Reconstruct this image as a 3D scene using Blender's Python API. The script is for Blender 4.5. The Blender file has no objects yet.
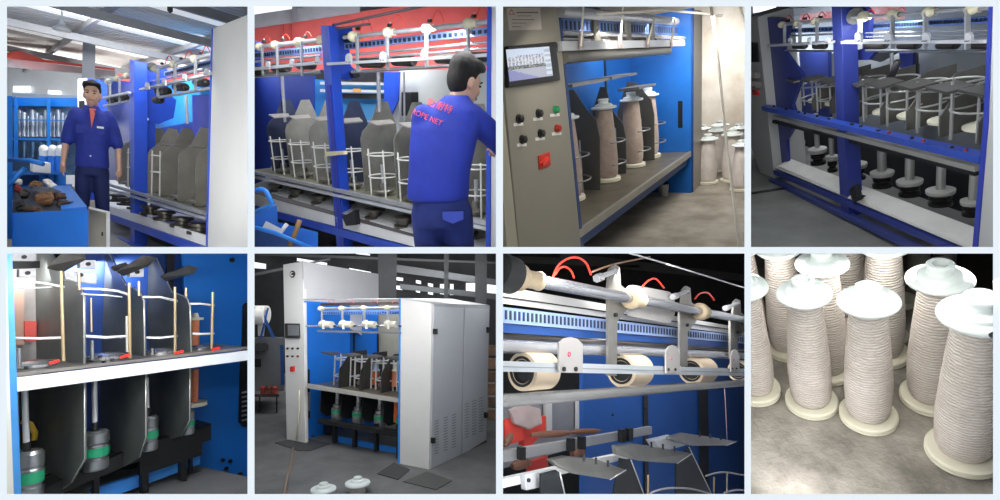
import bpy, math, random
from mathutils import Vector, Matrix
random.seed(7)
PI = math.pi
F = 500.0                      # focal length in pixels of the 1000x500 frame
EYE = Vector((0, 0, 1.6))
COL = bpy.context.scene.collection
V = Vector
def ray(px, py): return V(((px-500)/F, 1, (250-py)/F))

SHRINK = []                   # (lettering, garment, outward normal): pressed onto the cloth at the end
BAY = {}                       # top-level object name -> bay number 0..7
class Room:
    """One bay of the display: a rigid room frame (x along the machine, y away, z up)."""
    def __init__(s, X, Z, px, py, d, bay=None):
        s.bay = (0 if py < 250 else 4)+min(3, int(px//250)) if bay is None else bay
        z = V((Z[0], Z[2], Z[1])).normalized(); x = V((X[0], X[2], X[1]))
        x = (x-z*x.dot(z)).normalized(); y = z.cross(x)
        s.A = Matrix((x, y, z)).transposed(); s.O = EYE+ray(px, py)*d
        s.M = Matrix.Translation(s.O) @ s.A.to_4x4(); s.c = s.M.inverted() @ EYE
    def __call__(s, px, py, x=None, y=None, z=None, d=None):
        D = s.A.transposed() @ ray(px, py)
        if d is not None: return s.c+D*d
        k, v = (0, x) if x is not None else (1, y) if y is not None else (2, z)
        t = (v-s.c[k])/D[k]
        if t < .93 or t > 40: t = min(max(t, .93), 40) if t > 0 else 40
        return s.c+D*t
    def px(s, p):
        w = (s.M @ V(p))-EYE
        return (500+F*w.x/w.y, 250-F*w.z/w.y, w.y)

# ---------------------------------------------------------------- materials
def lin(c): return tuple((v/12.92 if v <= .04045 else ((v+.055)/1.055)**2.4) for v in c)
def rgb(h):
    h = h.lstrip('#'); return lin(tuple(int(h[i:i+2], 16)/255 for i in (0, 2, 4)))
MATS = {}
def mat(name, col, rough=.5, metal=0., var=.12, scale=6., bump=0., bscale=40., col2=None, emit=0., stretch=(1, 1, 1), spec=.5):
    if name in MATS: return MATS[name]
    m = bpy.data.materials.new(name); m.use_nodes = True; nt = m.node_tree; N = nt.nodes; L = nt.links
    b = N['Principled BSDF']; c = rgb(col); c2 = rgb(col2) if col2 else tuple(v*(1-var) for v in c)
    tc = N.new('ShaderNodeTexCoord'); mp = N.new('ShaderNodeMapping'); mp.inputs['Scale'].default_value = stretch
    L.new(tc.outputs['Object'], mp.inputs['Vector'])
    n = N.new('ShaderNodeTexNoise'); n.inputs['Scale'].default_value = scale; n.inputs['Detail'].default_value = 6; n.inputs['Roughness'].default_value = .6
    L.new(mp.outputs[0], n.inputs['Vector'])
    r = N.new('ShaderNodeValToRGB'); r.color_ramp.elements[0].position = .35; r.color_ramp.elements[1].position = .65
    r.color_ramp.elements[0].color = (*c2, 1); r.color_ramp.elements[1].color = (*c, 1)
    L.new(n.outputs['Fac'], r.inputs['Fac']); L.new(r.outputs['Color'], b.inputs['Base Color'])
    b.inputs['Roughness'].default_value = rough; b.inputs['Metallic'].default_value = metal
    b.inputs['Specular IOR Level'].default_value = spec
    if bump:
        n2 = N.new('ShaderNodeTexNoise'); n2.inputs['Scale'].default_value = bscale; n2.inputs['Detail'].default_value = 4
        L.new(mp.outputs[0], n2.inputs['Vector'])
        bp = N.new('ShaderNodeBump'); bp.inputs['Strength'].default_value = bump; bp.inputs['Distance'].default_value = .01
        L.new(n2.outputs['Fac'], bp.inputs['Height']); L.new(bp.outputs[0], b.inputs['Normal'])
    if emit:
        b.inputs['Emission Color'].default_value = (*c, 1); b.inputs['Emission Strength'].default_value = emit
    MATS[name] = m; return m
def yarn_mat(name, col, col2, freq=260., dist=2.5):
    if name in MATS: return MATS[name]
    m = mat(name, col, .85, 0, col2=col2, scale=14)
    N = m.node_tree.nodes; L = m.node_tree.links; b = N['Principled BSDF']
    tc = N.new('ShaderNodeTexCoord'); w = N.new('ShaderNodeTexWave'); w.bands_direction = 'Z'
    w.inputs['Scale'].default_value = freq/20; w.inputs['Distortion'].default_value = dist; w.inputs['Detail'].default_value = 2; w.inputs['Detail Scale'].default_value = 2.2
    L.new(tc.outputs['Object'], w.inputs['Vector'])
    bp = N.new('ShaderNodeBump'); bp.inputs['Strength'].default_value = .75; bp.inputs['Distance'].default_value = .006
    L.new(w.outputs['Fac'], bp.inputs['Height']); L.new(bp.outputs[0], b.inputs['Normal'])
    src = b.inputs['Base Color'].links[0].from_socket
    mx = N.new('ShaderNodeMix'); mx.data_type = 'RGBA'; mx.blend_type = 'MULTIPLY'
    rp = N.new('ShaderNodeValToRGB'); rp.color_ramp.elements[0].color = (.62, .58, .54, 1); rp.color_ramp.elements[0].position = .05; rp.color_ramp.elements[1].position = .45
    L.new(w.outputs['Fac'], rp.inputs['Fac']); mx.inputs[0].default_value = .75
    L.new(src, mx.inputs[6]); L.new(rp.outputs[0], mx.inputs[7]); L.new(mx.outputs[2], b.inputs['Base Color'])
    return m

# ---------------------------------------------------------------- mesh builder
class MB:
    def __init__(s): s.v = []; s.f = []; s.s = []
    def add(s, vs, fs, smooth=False):
        b = len(s.v); s.v += [V(p) for p in vs]; s.f += [tuple(b+i for i in f) for f in fs]; s.s += [smooth]*len(fs); return s
    def hexa(s, p, u, v, w):
        p, u, v, w = V(p), V(u), V(v), V(w)
        vs = [p, p+u, p+u+v, p+v, p+w, p+u+w, p+u+v+w, p+v+w]
        fs = [(0, 3, 2, 1), (4, 5, 6, 7), (0, 1, 5, 4), (1, 2, 6, 5), (2, 3, 7, 6), (3, 0, 4, 7)]
        if u.cross(v).dot(w) < 0: fs = [f[::-1] for f in fs]
        return s.add(vs, fs)
    def box(s, a, b):
        a, b = V(a), V(b); d = b-a; return s.hexa(a, (d.x, 0, 0), (0, d.y, 0), (0, 0, d.z))
    def beam(s, a, b, w, h, up=(0, 0, 1)):
        a, b = V(a), V(b); t = (b-a).normalized(); sd = t.cross(V(up)).normalized(); u = sd.cross(t)
        return s.hexa(a-sd*w/2-u*h/2, b-a, sd*w, u*h)
    def cyl(s, a, b, r, r2=None, n=14, smooth=True):
        return s.lathe(a, V(b)-V(a), [(0, 0), (r, 0), (r if r2 is None else r2, 1), (0, 1)], n, rel=True)
    def lathe(s, base, axis, prof, n=28, rel=False):
        base = V(base); ax = V(axis); ln = ax.length; t = ax.normalized()
        q = V((1, 0, 0)) if abs(t.x) < .8 else V((0, 1, 0)); u = t.cross(q).normalized(); w = t.cross(u)
        k = ln if rel else 1.
        # rings; sharp edges come from splitting at every profile point with a strong turn
        for i in range(len(prof)-1):
            (r0, h0), (r1, h1) = prof[i], prof[i+1]
            if r0 < 1e-6 and r1 < 1e-6: continue
            vs = []
            for (r, h) in ((r0, h0), (r1, h1)):
                for j in range(n):
                    a = 2*PI*j/n; vs.append(base+t*(h*k)+(u*math.cos(a)+w*math.sin(a))*r)
            fs = [(j, (j+1) % n, n+(j+1) % n, n+j) for j in range(n)]
            s.add(vs, fs, True)
        return s
    def smooth_lathe(s, base, axis, prof, n=32):
        base = V(base); t = V(axis).normalized()
        q = V((1, 0, 0)) if abs(t.x) < .8 else V((0, 1, 0)); u = t.cross(q).normalized(); w = t.cross(u)
        vs = [base+t*h+(u*math.cos(2*PI*j/n)+w*math.sin(2*PI*j/n))*r for r, h in prof for j in range(n)]
        fs = [(i*n+j, i*n+(j+1) % n, (i+1)*n+(j+1) % n, (i+1)*n+j) for i in range(len(prof)-1) for j in range(n)]
        return s.add(vs, fs, True)
    def tube(s, pts, r, n=8, closed=False):
        pts = [V(p) for p in pts]; m = len(pts); vs = []; pu = None
        for i, p in enumerate(pts):
            a = pts[(i-1) % m] if closed or i else p; b = pts[(i+1) % m] if closed or i < m-1 else p
            t = (b-a).normalized()
            if pu is None: q = V((0, 0, 1)) if abs(t.z) < .8 else V((1, 0, 0)); u = t.cross(q).normalized()
            else: u = (pu-t*pu.dot(t)).normalized()
            pu = u; w = t.cross(u); rr = r[i] if isinstance(r, (list, tuple)) else r
            vs += [p+(u*math.cos(2*PI*j/n)+w*math.sin(2*PI*j/n))*rr for j in range(n)]
        k = m if closed else m-1
        fs = [(i*n+j, i*n+(j+1) % n, ((i+1) % m)*n+(j+1) % n, ((i+1) % m)*n+j) for i in range(k) for j in range(n)]
        if not closed: fs += [tuple(range(n))[::-1], tuple((m-1)*n+j for j in range(n))]
        return s.add(vs, fs, True)
    def ring(s, c, r, t, n=24, ax=(0, 0, 1), a0=0, a1=2*PI, ry=None):
        c = V(c); z = V(ax).normalized(); q = V((1, 0, 0)) if abs(z.x) < .8 else V((0, 1, 0)); v = z.cross(q).normalized(); u = v.cross(z)
        full = abs(a1-a0) > 6.28; m = n if full else n+1
        pts = [c+u*math.cos(a0+(a1-a0)*i/n)*r+v*math.sin(a0+(a1-a0)*i/n)*(ry or r) for i in range(m)]
        return s.tube(pts, t, 6, full)
    def prism(s, pts, vec):
        pts = [V(p) for p in pts]; vec = V(vec); n = len(pts); nrm = V((0, 0, 0))
        for i in range(n): nrm += pts[i].cross(pts[(i+1) % n])
        vs = pts+[p+vec for p in pts]; top = tuple(range(n, 2*n)); bot = tuple(range(n))[::-1]
        fs = [bot, top]+[(i, (i+1) % n, n+(i+1) % n, n+i) for i in range(n)]
        if nrm.dot(vec) < 0: fs = [f[::-1] for f in fs]
        return s.add(vs, fs)
    def ell(s, c, rx, ry=None, rz=None, n=14, m=9, rot=None):
        ry = ry or rx; rz = rz or rx; c = V(c); vs = []; 
        for i in range(m+1):
            p = PI*i/m-PI/2
            for j in range(n):
                a = 2*PI*j/n; q = V((math.cos(p)*math.cos(a)*rx, math.cos(p)*math.sin(a)*ry, math.sin(p)*rz))
                vs.append(c+((rot @ q) if rot else q))
        fs = [(i*n+j, i*n+(j+1) % n, (i+1)*n+(j+1) % n, (i+1)*n+j) for i in range(m) for j in range(n)]
        return s.add(vs, fs, True)
    def mesh(s, name, m, base):
        me = bpy.data.meshes.new(name); me.from_pydata([tuple(v-base) for v in s.v], [], s.f)
        me.polygons.foreach_set('use_smooth', s.s); me.materials.append(m); me.validate(); me.update(); return me

def mk(name, mb, m, base=V((0, 0, 0)), parent=None, R=None, bevel=0., mods=None):
    o = bpy.data.objects.new(name, mb.mesh(name, m, V(base)) if isinstance(mb, MB) else mb); COL.objects.link(o)
    if parent is not None: o.parent = parent
    else:
        o.matrix_world = R.M @ Matrix.Translation(V(base))
        if hasattr(R, 'bay'): BAY[o.name] = R.bay
    if bevel:
        b = o.modifiers.new('bevel', 'BEVEL'); b.width = bevel; b.segments = 2; b.limit_method = 'ANGLE'; b.angle_limit = .7
    return o
class Thing:
    def __init__(s, R, name, label, cat, base, group=None):
        s.R = R; s.b = V(base); s.o = bpy.data.objects.new(name, None); COL.objects.link(s.o)
        s.o.empty_display_size = .05; s.o.matrix_world = R.M @ Matrix.Translation(s.b)
        BAY[s.o.name] = R.bay; s.o['label'] = label; s.o['category'] = cat
        if group: s.o['group'] = group
    def p(s, name, mb, m, under=None, bevel=0., label=None, kind=None):
        o = mk(name, mb, m, s.b, under or s.o, bevel=bevel)
        if label: o['label'] = label
        if kind: o['kind'] = kind
        return o
def solo(R, name, mb, m, label, cat, base, group=None, bevel=0., kind=None):
    o = mk(name, mb, m, base, None, R, bevel); o['label'] = label; o['category'] = cat
    if group: o['group'] = group
    if kind: o['kind'] = kind
    return o
def struct(R, name, mb, m, bevel=0.):
    o = mk(name, mb, m, V((0, 0, 0)), None, R, bevel); o['kind'] = 'structure'; return o
def copy_tree(o, parent=None):
    c = o.copy(); COL.objects.link(c); c.parent = parent
    for ch in list(o.children): copy_tree(ch, c)
    return c
def poly(R, pix, th, **k):
    """flat slab whose outline is given where it is seen, on a room plane; th = thickness vector"""
    return MB().prism([R(*p, **k) for p in pix], th)
def text_mesh(s, size, org, right, up, m, T, name='lettering', under=None, align='LEFT', depth=.0008, label=None):
    cu = bpy.data.curves.new('t', 'FONT'); cu.body = s; cu.size = size; cu.extrude = depth; cu.align_x = align
    o = bpy.data.objects.new('t', cu); COL.objects.link(o); dg = bpy.context.evaluated_depsgraph_get()
    me = bpy.data.meshes.new_from_object(o.evaluated_get(dg)); bpy.data.objects.remove(o)
    r = V(right).normalized(); n = r.cross(V(up)).normalized(); u = n.cross(r)
    K = Matrix((r, u, n)).transposed().to_4x4(); K.translation = V(org)-T.b
    me.transform(K); me.materials.clear(); me.materials.append(m)
    return T.p(name, me, m, under, label=label)
def area(R, p, tgt, size, power, col=(1, 1, 1)):
    """fill light added without any fixture inside a bay, behind the opening's edge, shining into the bay"""
    x0, x1 = ((7, 247), (255, 496), (503, 744), (751, 993))[R.bay % 4]; y0, y1 = ((7, 247), (254, 494))[R.bay//4]; k = p[2]/500
    sx = min(size*2.2, 1.8*min(p[0]-x0, x1-p[0])*k); sy = min(size, 1.5*min(p[1]-y0, y1-p[1])*k)
    l = bpy.data.lights.new('bay_fill_light', 'AREA'); l.energy = power; l.color = col; l.shape = 'RECTANGLE'; l.size = sx; l.size_y = sy
    o = bpy.data.objects.new('bay_fill_light', l); COL.objects.link(o)  # added light source, no fixture in the bay gives it off
    a = EYE+ray(p[0], p[1])*p[2]; b = EYE+ray(tgt[0], tgt[1])*tgt[2]
    o.location = a; o.rotation_euler = (b-a).to_track_quat('-Z', 'Y').to_euler(); return o

def fill_lights(R, px, s, depths, col=(1, 1, 1), size=1.2, ty=None, tx=None):
    """a run of added fill lights along the upper edge of a bay, one behind the other"""
    y0 = 24 if R.bay < 4 else 270; ty = ty or (190 if R.bay < 4 else 430)
    for d in depths: area(R, (px, y0, d), (tx or px, ty, d*1.3), size*d/4, s*d*d, col)

# ---------------------------------------------------------------- shared materials
M_edge = mat('pale_blue_board', '#EAF4FC', .7, var=.01)
M_div = mat('divider_board', '#C9CCD0', .8, var=.05)
M_blue = mat('royal_blue_enamel', '#2049BE', .35, var=.10)
M_navy = mat('deep_blue_enamel', '#2A3C9C', .35, var=.12)
M_azure = mat('azure_enamel', '#1F7AD6', .4, var=.08)
M_grey = mat('light_grey_enamel', '#C9CAC8', .45, var=.04, scale=2)
M_warm = mat('warm_grey_enamel', '#8F8B7E', .45, var=.06, scale=2)
M_steel = mat('brushed_steel', '#B9BCC0', .32, .55, var=.2, scale=12)
M_chrome = mat('polished_steel', '#DADCE0', .16, .7, var=.08)
M_dsteel = mat('dark_steel_plate', '#6A6B6A', .4, .35, var=.3, scale=5)
M_gplate = mat('grey_separator_steel', '#8C8A84', .42, .3, var=.25, scale=5)
M_alu = mat('aluminium_profile', '#D3D6DA', .35, .5, var=.08)
M_white = mat('white_enamel', '#E8E8E6', .4, var=.04)
M_black = mat('black_plastic', '#17181A', .4, var=.2)
M_dark = mat('dark_metal', '#26282B', .5, .3, var=.3)
M_cream = mat('cream_plastic', '#DCD6B8', .45, var=.08)
M_red = mat('red_plastic', '#D42A20', .35, var=.1)
M_green = mat('green_plastic', '#1F8A55', .4, var=.1)
M_copper = mat('copper_wire', '#C2571F', .3, .6, var=.2, scale=30)
M_ceram = mat('white_plastic_flange', '#D9E1DE', .3, var=.04)
M_ivory = mat('ivory_plastic_flange', '#E6E2CC', .45, var=.05)
M_yarn = yarn_mat('natural_yarn', '#EFE7DF', '#E2D8CE', 800, 3)
M_yarn2 = yarn_mat('fine_yarn', '#DDD2C8', '#CFC2B6', 700, 1.5)
M_cordw = mat('white_cord', '#F0ECE0', .8, var=.05)
M_paper = mat('paper_label', '#E8E6E0', .6, var=.03)
def dq(R, pts, d, th): return MB().prism([R(*p, d=d) for p in pts], R(pts[0][0], pts[0][1], d=d+th)-R(pts[0][0], pts[0][1], d=d))
# ---- spool of yarn: two flanges and the wound yarn
def spool_parts(T, b, k=1., kr=1., yarn=None, ytop=.345, w=1., seg=40, twist=0):
    b = V(b)+V((0, 0, .002)); Z = V((0, 0, 1))
    def L(pr): return MB().lathe(b, Z, [(r*k*kr, h*k) for r, h in pr], seg)
    T.p('bottom_flange', L([(0, 0), (.066, 0), (.071, .003), (.071, .009), (.067, .010), (.071, .012), (.071, .017), (.067, .020), (.030, .022)]), M_ivory)
    pr = []
    for i in range(41):
        t = i/40; h = .021+(ytop-.021)*t
        if t < .06: r = .050+.008*t/.06
        elif t < .3: r = .058+.003*math.sin((t-.06)/.24*PI/2)
        else: r = .061-(.061-.043)*((t-.3)/.7)**1.25
        pr.append((r*w*k*kr*(1+.006*math.sin(i*2.3+b.x*40+twist)), h*k))
    T.p('yarn', MB().smooth_lathe(b, Z, [(.02*k, .021*k)]+pr+[(.02*k, ytop*k)], seg), yarn or M_yarn)
    t = ytop
    T.p('top_flange', L([(.03, t), (.064, t), (.068, t+.004), (.068, t+.008), (.065, t+.011), (.048, t+.013), (.045, t+.019), (.041, t+.022), (.028, t+.024),
                         (.025, t+.034), (.028, t+.038), (.028, t+.044), (.025, t+.046), (.017, t+.046), (.016, t+.030), (0, t+.030)]), M_ceram)
def spool(R, px, py, label, group=None, k=1., z=0, **kw):
    b = R(px, py, z=z); T = Thing(R, 'yarn_spool', label, 'spool', b, group); spool_parts(T, b, k, **kw); return T

# ---- people: body, shirt and trousers are each one continuous surface
M_skin = mat('skin', '#C79F88', .5, var=.08)
M_hair = mat('black_hair', '#0C0A09', .85, var=.3, bump=.4, bscale=90, stretch=(1, 1, .3))
def sections(secs, n=20):
    """secs: (centre, rx, ry) horizontal ellipses from bottom to top, closed at both ends"""
    m = MB(); vs = []
    for c, rx, ry in secs:
        for j in range(n):
            a = 2*PI*j/n; ca, sa = math.cos(a), math.sin(a); k = abs(ca)**.85*(1 if ca > 0 else -1); l = abs(sa)**.85*(1 if sa > 0 else -1)
            vs.append(V(c)+V((k*rx, l*ry, 0)))
    N = len(secs); fs = [(i*n+j, i*n+(j+1) % n, (i+1)*n+(j+1) % n, (i+1)*n+j) for i in range(N-1) for j in range(n)]
    fs += [tuple(range(n))[::-1], tuple((N-1)*n+j for j in range(n))]
    return m.add(vs, fs, True)
def merge(*ms):
    o = MB()
    for m in ms:
        b = len(o.v); o.v += m.v; o.f += [tuple(b+i for i in f) for f in m.f]; o.s += m.s
    return o
def limb(pts, rs, n=14):
    m = MB().tube(pts, rs, n)
    for p, r in zip(pts, rs): m = merge(m, MB().ell(p, r*.98, n=12, m=8))
    return m
def hand(w, d, s, side, palm_n, curl=.35):
    """w wrist, d pointing along the hand, side = towards the thumb, five fingers of unequal length"""
    d = V(d).normalized(); t = V(side).normalized(); t = (t-d*t.dot(d)).normalized(); n = d.cross(t)
    if n.dot(V(palm_n)) < 0: n = -n
    w = V(w); m = MB().tube([w-d*.02*s, w+d*.03*s, w+d*.085*s], [.026*s, .034*s, .034*s], 10)
    q = Matrix((t, n, d)).transposed(); m = merge(m, MB().ell(w+d*.05*s, .043*s, .018*s, .055*s, rot=q))
    for k, (o, l) in enumerate(((.032, .070), (.011, .080), (-.011, .074), (-.031, .058))):
        a = w+d*.085*s+t*o*s; b = a+(d*(1-curl*.3)+n*curl*.5)*l*.5*s; c = b+(d*(1-curl)+n*curl*1.3)*l*.5*s
        m = merge(m, limb([a, b, c], [.0095*s, .009*s, .0075*s], 8))
    a = w+d*.025*s+t*.032*s; b = a+(d*.6+t*.6+n*.2)*.045*s; c = b+(d*.9+t*.15+n*.3)*.035*s
    return merge(m, limb([a, b, c], [.012*s, .0105*s, .009*s], 8))
def remesh(o, vox, sm=2):
    r = o.modifiers.new('join', 'REMESH'); r.mode = 'VOXEL'; r.voxel_size = vox; r.use_smooth_shade = True
    s = o.modifiers.new('soft', 'SMOOTH'); s.factor = .5; s.iterations = sm; return o
def xf(mb, M): mb.v = [M @ v for v in mb.v]; return mb
def head_parts(T, M, S, hair_back=False, smile=True, vox=.009):
    """M: head frame -> room (origin at the chin-neck joint, -y is where the face looks). returns mesh bits for the body"""
    s = S
    b = merge(MB().ell((0, .005, .125), .076, .093, .10), MB().ell((0, -.022, .065), .060, .066, .075), MB().ell((0, -.045, .028), .032, .034, .028),
              MB().tube([(0, .02, -.07), (0, .015, .06)], [.058, .054], 14), MB().tube([(0, -.092, .105), (0, -.108, .078)], [.008, .013], 8), MB().ell((0, -.102, .075), .017, .012, .010),
              MB().ell((.079, .005, .09), .010, .020, .032), MB().ell((-.079, .005, .09), .010, .020, .032),
              MB().ell((.037, -.07, .083), .026, .018, .022), MB().ell((-.037, -.07, .083), .026, .018, .022), MB().ell((0, -.083, .05), .026, .012, .012), MB().ell((0, -.08, .128), .05, .012, .012))
    for v in b.v: v *= s
    hb = [MB().ell((0, .018, .150), .086, .098, .092), MB().ell((0, .045, .105), .080, .066, .085), MB().ell((.05, -.048, .188), .040, .042, .032), MB().ell((-.02, -.055, .192), .055, .045, .030), MB().ell((-.055, -.03, .18), .035, .05, .04)]
    h = merge(*hb)
    cut = []
    for v in h.v:
        if v.y < -.035 and v.z < .172: v.y = -.035+(v.y+.035)*.15
        v *= s
    ob = xf(b, M); hr = remesh(T.p('hair', xf(h, M), M_hair), .008*s, 2)
    for sx in (-1, 1):
        e = T.p('eye', xf(MB().ell((sx*.033*s, -.086*s, .110*s), .014*s, .006*s, .0055*s, n=10, m=6), M), mat('eye_dark', '#1B1210', .2))
        T.p('eyebrow', xf(MB().tube([(sx*.017*s, -.094*s, .128*s), (sx*.034*s, -.095*s, .133*s), (sx*.052*s, -.083*s, .128*s)], .0038*s, 6), M), M_hair)
    T.p('lips', xf(MB().tube([(-.024*s, -.086*s, .051*s), (-.01*s, -.095*s, .0475*s), (.01*s, -.095*s, .0475*s), (.024*s, -.086*s, .051*s)], .0045*s, 6), M), mat('lips', '#9C5546', .5))
    return ob
def frame_to(base, yaw, S=1.):
    return Matrix.Translation(V(base)) @ Matrix.Rotation(yaw, 4, 'Z') @ Matrix.Scale(S, 4)

# ---- upper rig of a twisting machine, given by the lines it follows in its own front plane
def ly(L, x): (x0, y0), (x1, y1) = L; return y0+(y1-y0)*(x-x0)/(x1-x0)
def pr(R, p, px): return px*R.px(p)[2]/500
def rod(T, R, y, L, px, m, name):
    a, b = R(*L[0], y=y), R(*L[1], y=y); r = (pr(R, a, px)+pr(R, b, px))/2; return T.p(name, MB().cyl(a, b, r), m)
def bar(T, R, y, L, px, m, name, w=.03, bevel=0., under=None):
    a, b = R(*L[0], y=y), R(*L[1], y=y); h = (pr(R, a, px)+pr(R, b, px))/2; return T.p(name, MB().beam(a, b, w, h), m, under, bevel)
def slots(T, R, y, L, px, n, m, under, fr=.45):
    a, b = R(*L[0], y=y), R(*L[1], y=y); t = (b-a)/n; mb = MB()
    for i in range(n):
        c = a+t*(i+.5); h = pr(R, c, px)
        mb.hexa(c-t*fr/2-V((0, .004, h/2)), t*fr, (0, .019, 0), (0, 0, h))
    q = pr(R, a, px)*.2; mb.hexa(a+V((0, .012, -q/2)), b-a, (0, .002, 0), (0, 0, q))   # the slots share one dark backing strip inside the rail
    return T.p('slot_pattern', mb, m, under)
def cone(T, R, y, L, x, px, m, sg=1):
    c = R(x, ly(L, x), y=y); r = pr(R, c, px); d = (R(*L[1], y=y)-R(*L[0], y=y)).normalized()*sg
    pf = [(.55, -.9), (.9, -.85), (1, -.5), (1, .3), (.86, .55), (.66, .8), (.6, 1.7), (.66, 1.9), (.5, 1.95)]
    return T.p('feed_cone', MB().smooth_lathe(c, d, [(a*r, h*r) for a, h in pf], 20), m)
def nameplate(T, R, y, x, yc, w, h, m):
    o = [(-w, h), (-w, -h*.45), (-w*.6, -h*.85), (0, -h), (w*.6, -h*.85), (w, -h*.45), (w, h)]
    p = T.p('nameplate', MB().prism([R(x+a, yc+b, y=y) for a, b in o], (0, -.012, 0)), m)
    for s in (-1, 1):
        c = R(x+s*w*.45, yc+h*.6, y=y)-V((0, .012, 0)); T.p('screw', MB().cyl(c, c-V((0, .01, 0)), pr(R, c, max(.35, w*.14)), n=8), M_dark, p)
    return p
def hangerp(T, R, y, x, y0, y1, px, m, dx=0):
    a, b = R(x, y0, y=y), R(x+dx, y1, y=y); return T.p('hanger', MB().beam(a, b, pr(R, a, px), .02, (0, 1, 0)), m)
def rollerp(T, R, y, x, yc, half, px, m=None, L=None):
    a, b = R(x-half, yc if L is None else ly(L, x-half), y=y), R(x+half, yc if L is None else ly(L, x+half), y=y); r = pr(R, a, px); d = b-a; l = d.length
    return T.p('roller', MB().lathe(a, d, [(0, 0), (r*.5, 0), (r*.55, l*.04), (r*.9, l*.04), (r, l*.1), (r, l*.9), (r*.9, l*.96), (r*.5, l*.96), (0, l)], 20), m or mat('rubber_roller', '#2B2724', .5, var=.3))
def hose(T, R, y, x0, y0, x1, y1, up, px, m=None):
    a, b = R(x0, y0, y=y), R(x1, y1, y=y+.03); t = R((x0+x1)/2, min(y0, y1)-up, y=y+.02)-((a+b)/2)
    pts = [a.lerp(b, i/10)+t*math.sin(PI*i/10) for i in range(11)]; return T.p('air_hose', MB().tube(pts, pr(R, a, px), 7), m or mat('red_hose', '#E0402E', .35))
def clampp(T, R, y, x, yc, px, m=None):
    c = R(x, yc, y=y); r = pr(R, c, px); a = T.p('clamp', MB().box(c-V((r, r*.7, r*.6)), c+V((r, r*.7, r*.6))), m or M_dark, bevel=r*.1)
    T.p('clamp_bolt', MB().cyl(c+V((r*.3, 0, r*.5)), c+V((r*.3, 0, r*1.3)), r*.3, n=8), M_steel, a)
# ---- spindle station: separator plate with fin, guard rings on rods, spindle disc, guide arm
def separator(T, x, y0, y1, z0, z1, fin=.35, th=.008, m=None, front=1, under=None):
    """plate across the machine at x; z1 is the shoulder height, fin rises above it towards the back"""
    h = z1-z0; d = y1-y0
    pts = [(y0, z0), (y0, z0+h*.82), (y0+d*.06, z0+h*.92), (y0+d*.18, z0+h*.99), (y0+d*.3, z1+h*.06), (y0+d*.55, z1+h*fin), (y0+d*.8, z1+h*fin), (y1, z1), (y1, z0)]
    return T.p('separator_plate', MB().prism([(x, a, b) for a, b in pts], (th, 0, 0)), m or M_gplate, under)
def cage(T, c, r, z0, z1, t, m, rods=(0.2, 2.2, -1.2), a0=-2.4, a1=1.6, top=.05, mr=None):
    for z in (z0, z1): T.p('guard_ring', MB().ring((c[0], c[1], z), r, t, 22, a0=a0, a1=a1), m)
    for a in rods: 
        p = V((c[0]+math.cos(a)*r, c[1]+math.sin(a)*r, c[2])); T.p('guard_rod', MB().cyl(p, V((p.x, p.y, z1+top)), t*1.15, n=8), mr or m)
def disc(T, c, r, m=None, name='spindle_disc'):
    return T.p(name, MB().lathe(c, (0, 0, 1), [(0, 0), (r*.5, 0), (r*.5, r*.25), (r, r*.3), (r, r*.5), (r*.8, r*.6), (r*.4, r*.65), (r*.35, r*1.2), (0, r*1.2)], 20), m or M_steel)
# ================================================================ bay 1: workman beside the blue machine
R1 = Room((.7366, -.1559, -.6582), (.0992, .9875, -.1228), 207, 213, 4.0)
zf1 = R1(91, 247, d=5.2).z
# roof, far wall, floor
zr = R1.c.z+1.75
M_roof = mat('corrugated_roof', '#9A9A94', .6, col2='#8A8A84', scale=2)
def roof_mat():
    m = mat('roof_sheet', '#BDBCB6', .6, var=.05); N = m.node_tree.nodes; L = m.node_tree.links; b = N['Principled BSDF']
    tc = N.new('ShaderNodeTexCoord'); w = N.new('ShaderNodeTexWave'); w.bands_direction = 'X'; w.inputs['Scale'].default_value = 2.2; L.new(tc.outputs['Object'], w.inputs['Vector'])
    bp = N.new('ShaderNodeBump'); bp.inputs['Strength'].default_value = 1; bp.inputs['Distance'].default_value = .05; L.new(w.outputs['Fac'], bp.inputs['Height']); L.new(bp.outputs[0], b.inputs['Normal']); return m
zc = R1.c
struct(R1, 'ceiling', poly(R1, [(0, -5), (252, -5), (252, 86), (0, 86)], (0, 0, .05), z=zr), roof_mat())
M_sky = mat('roof_daylight', '#D8D9D4', .5, emit=.55)
for k, (x, w) in enumerate(((-9.5, .35), (-7.2, .3), (-5.0, .3), (-3.1, .25), (-1.4, .2), (0.2, .2))):
    mb = MB().box((x, zc.y+.5, zr-.02), (x+w, zc.y+14, zr-.005)); struct(R1, 'window_roof_%d' % (k+1), mb, M_sky)
for k, yy in enumerate((1.4, 2.6, 3.8, 5.0, 6.4, 8.0, 10.0)):
    struct(R1, 'trim_purlin_%d' % (k+1), MB().box((-14, zc.y+yy, zr-.10), (3, zc.y+yy+.05, zr-.02)), mat('purlin_grey', '#8C8C8E', .5))
for k, xx in enumerate((-8.5, -5.6, -3.6, -2.0)):
    struct(R1, 'trim_rafter_%d' % (k+1), MB().box((xx, zc.y, zr-.22), (xx+.06, zc.y+13, zr-.12)), mat('rafter_grey', '#7A7D80', .5))
struct(R1, 'trim_column_1', MB().prism([R1(*p, d=8.2) for p in ((84, -3), (96.5, -3), (94, 120), (80.5, 120))], V(R1(90, 60, d=8.5)-R1(90, 60, d=8.2))), mat('column_grey', '#8C9096', .5, var=.04))
struct(R1, 'wall_far', MB().prism([R1(*p, d=12.4) for p in ((0, 66), (252, 66), (252, 252), (0, 252))], R1(100, 100, d=12.7)-R1(100, 100, d=12.4)), mat('far_wall', '#B9BEC4', .8, var=.06))
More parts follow.
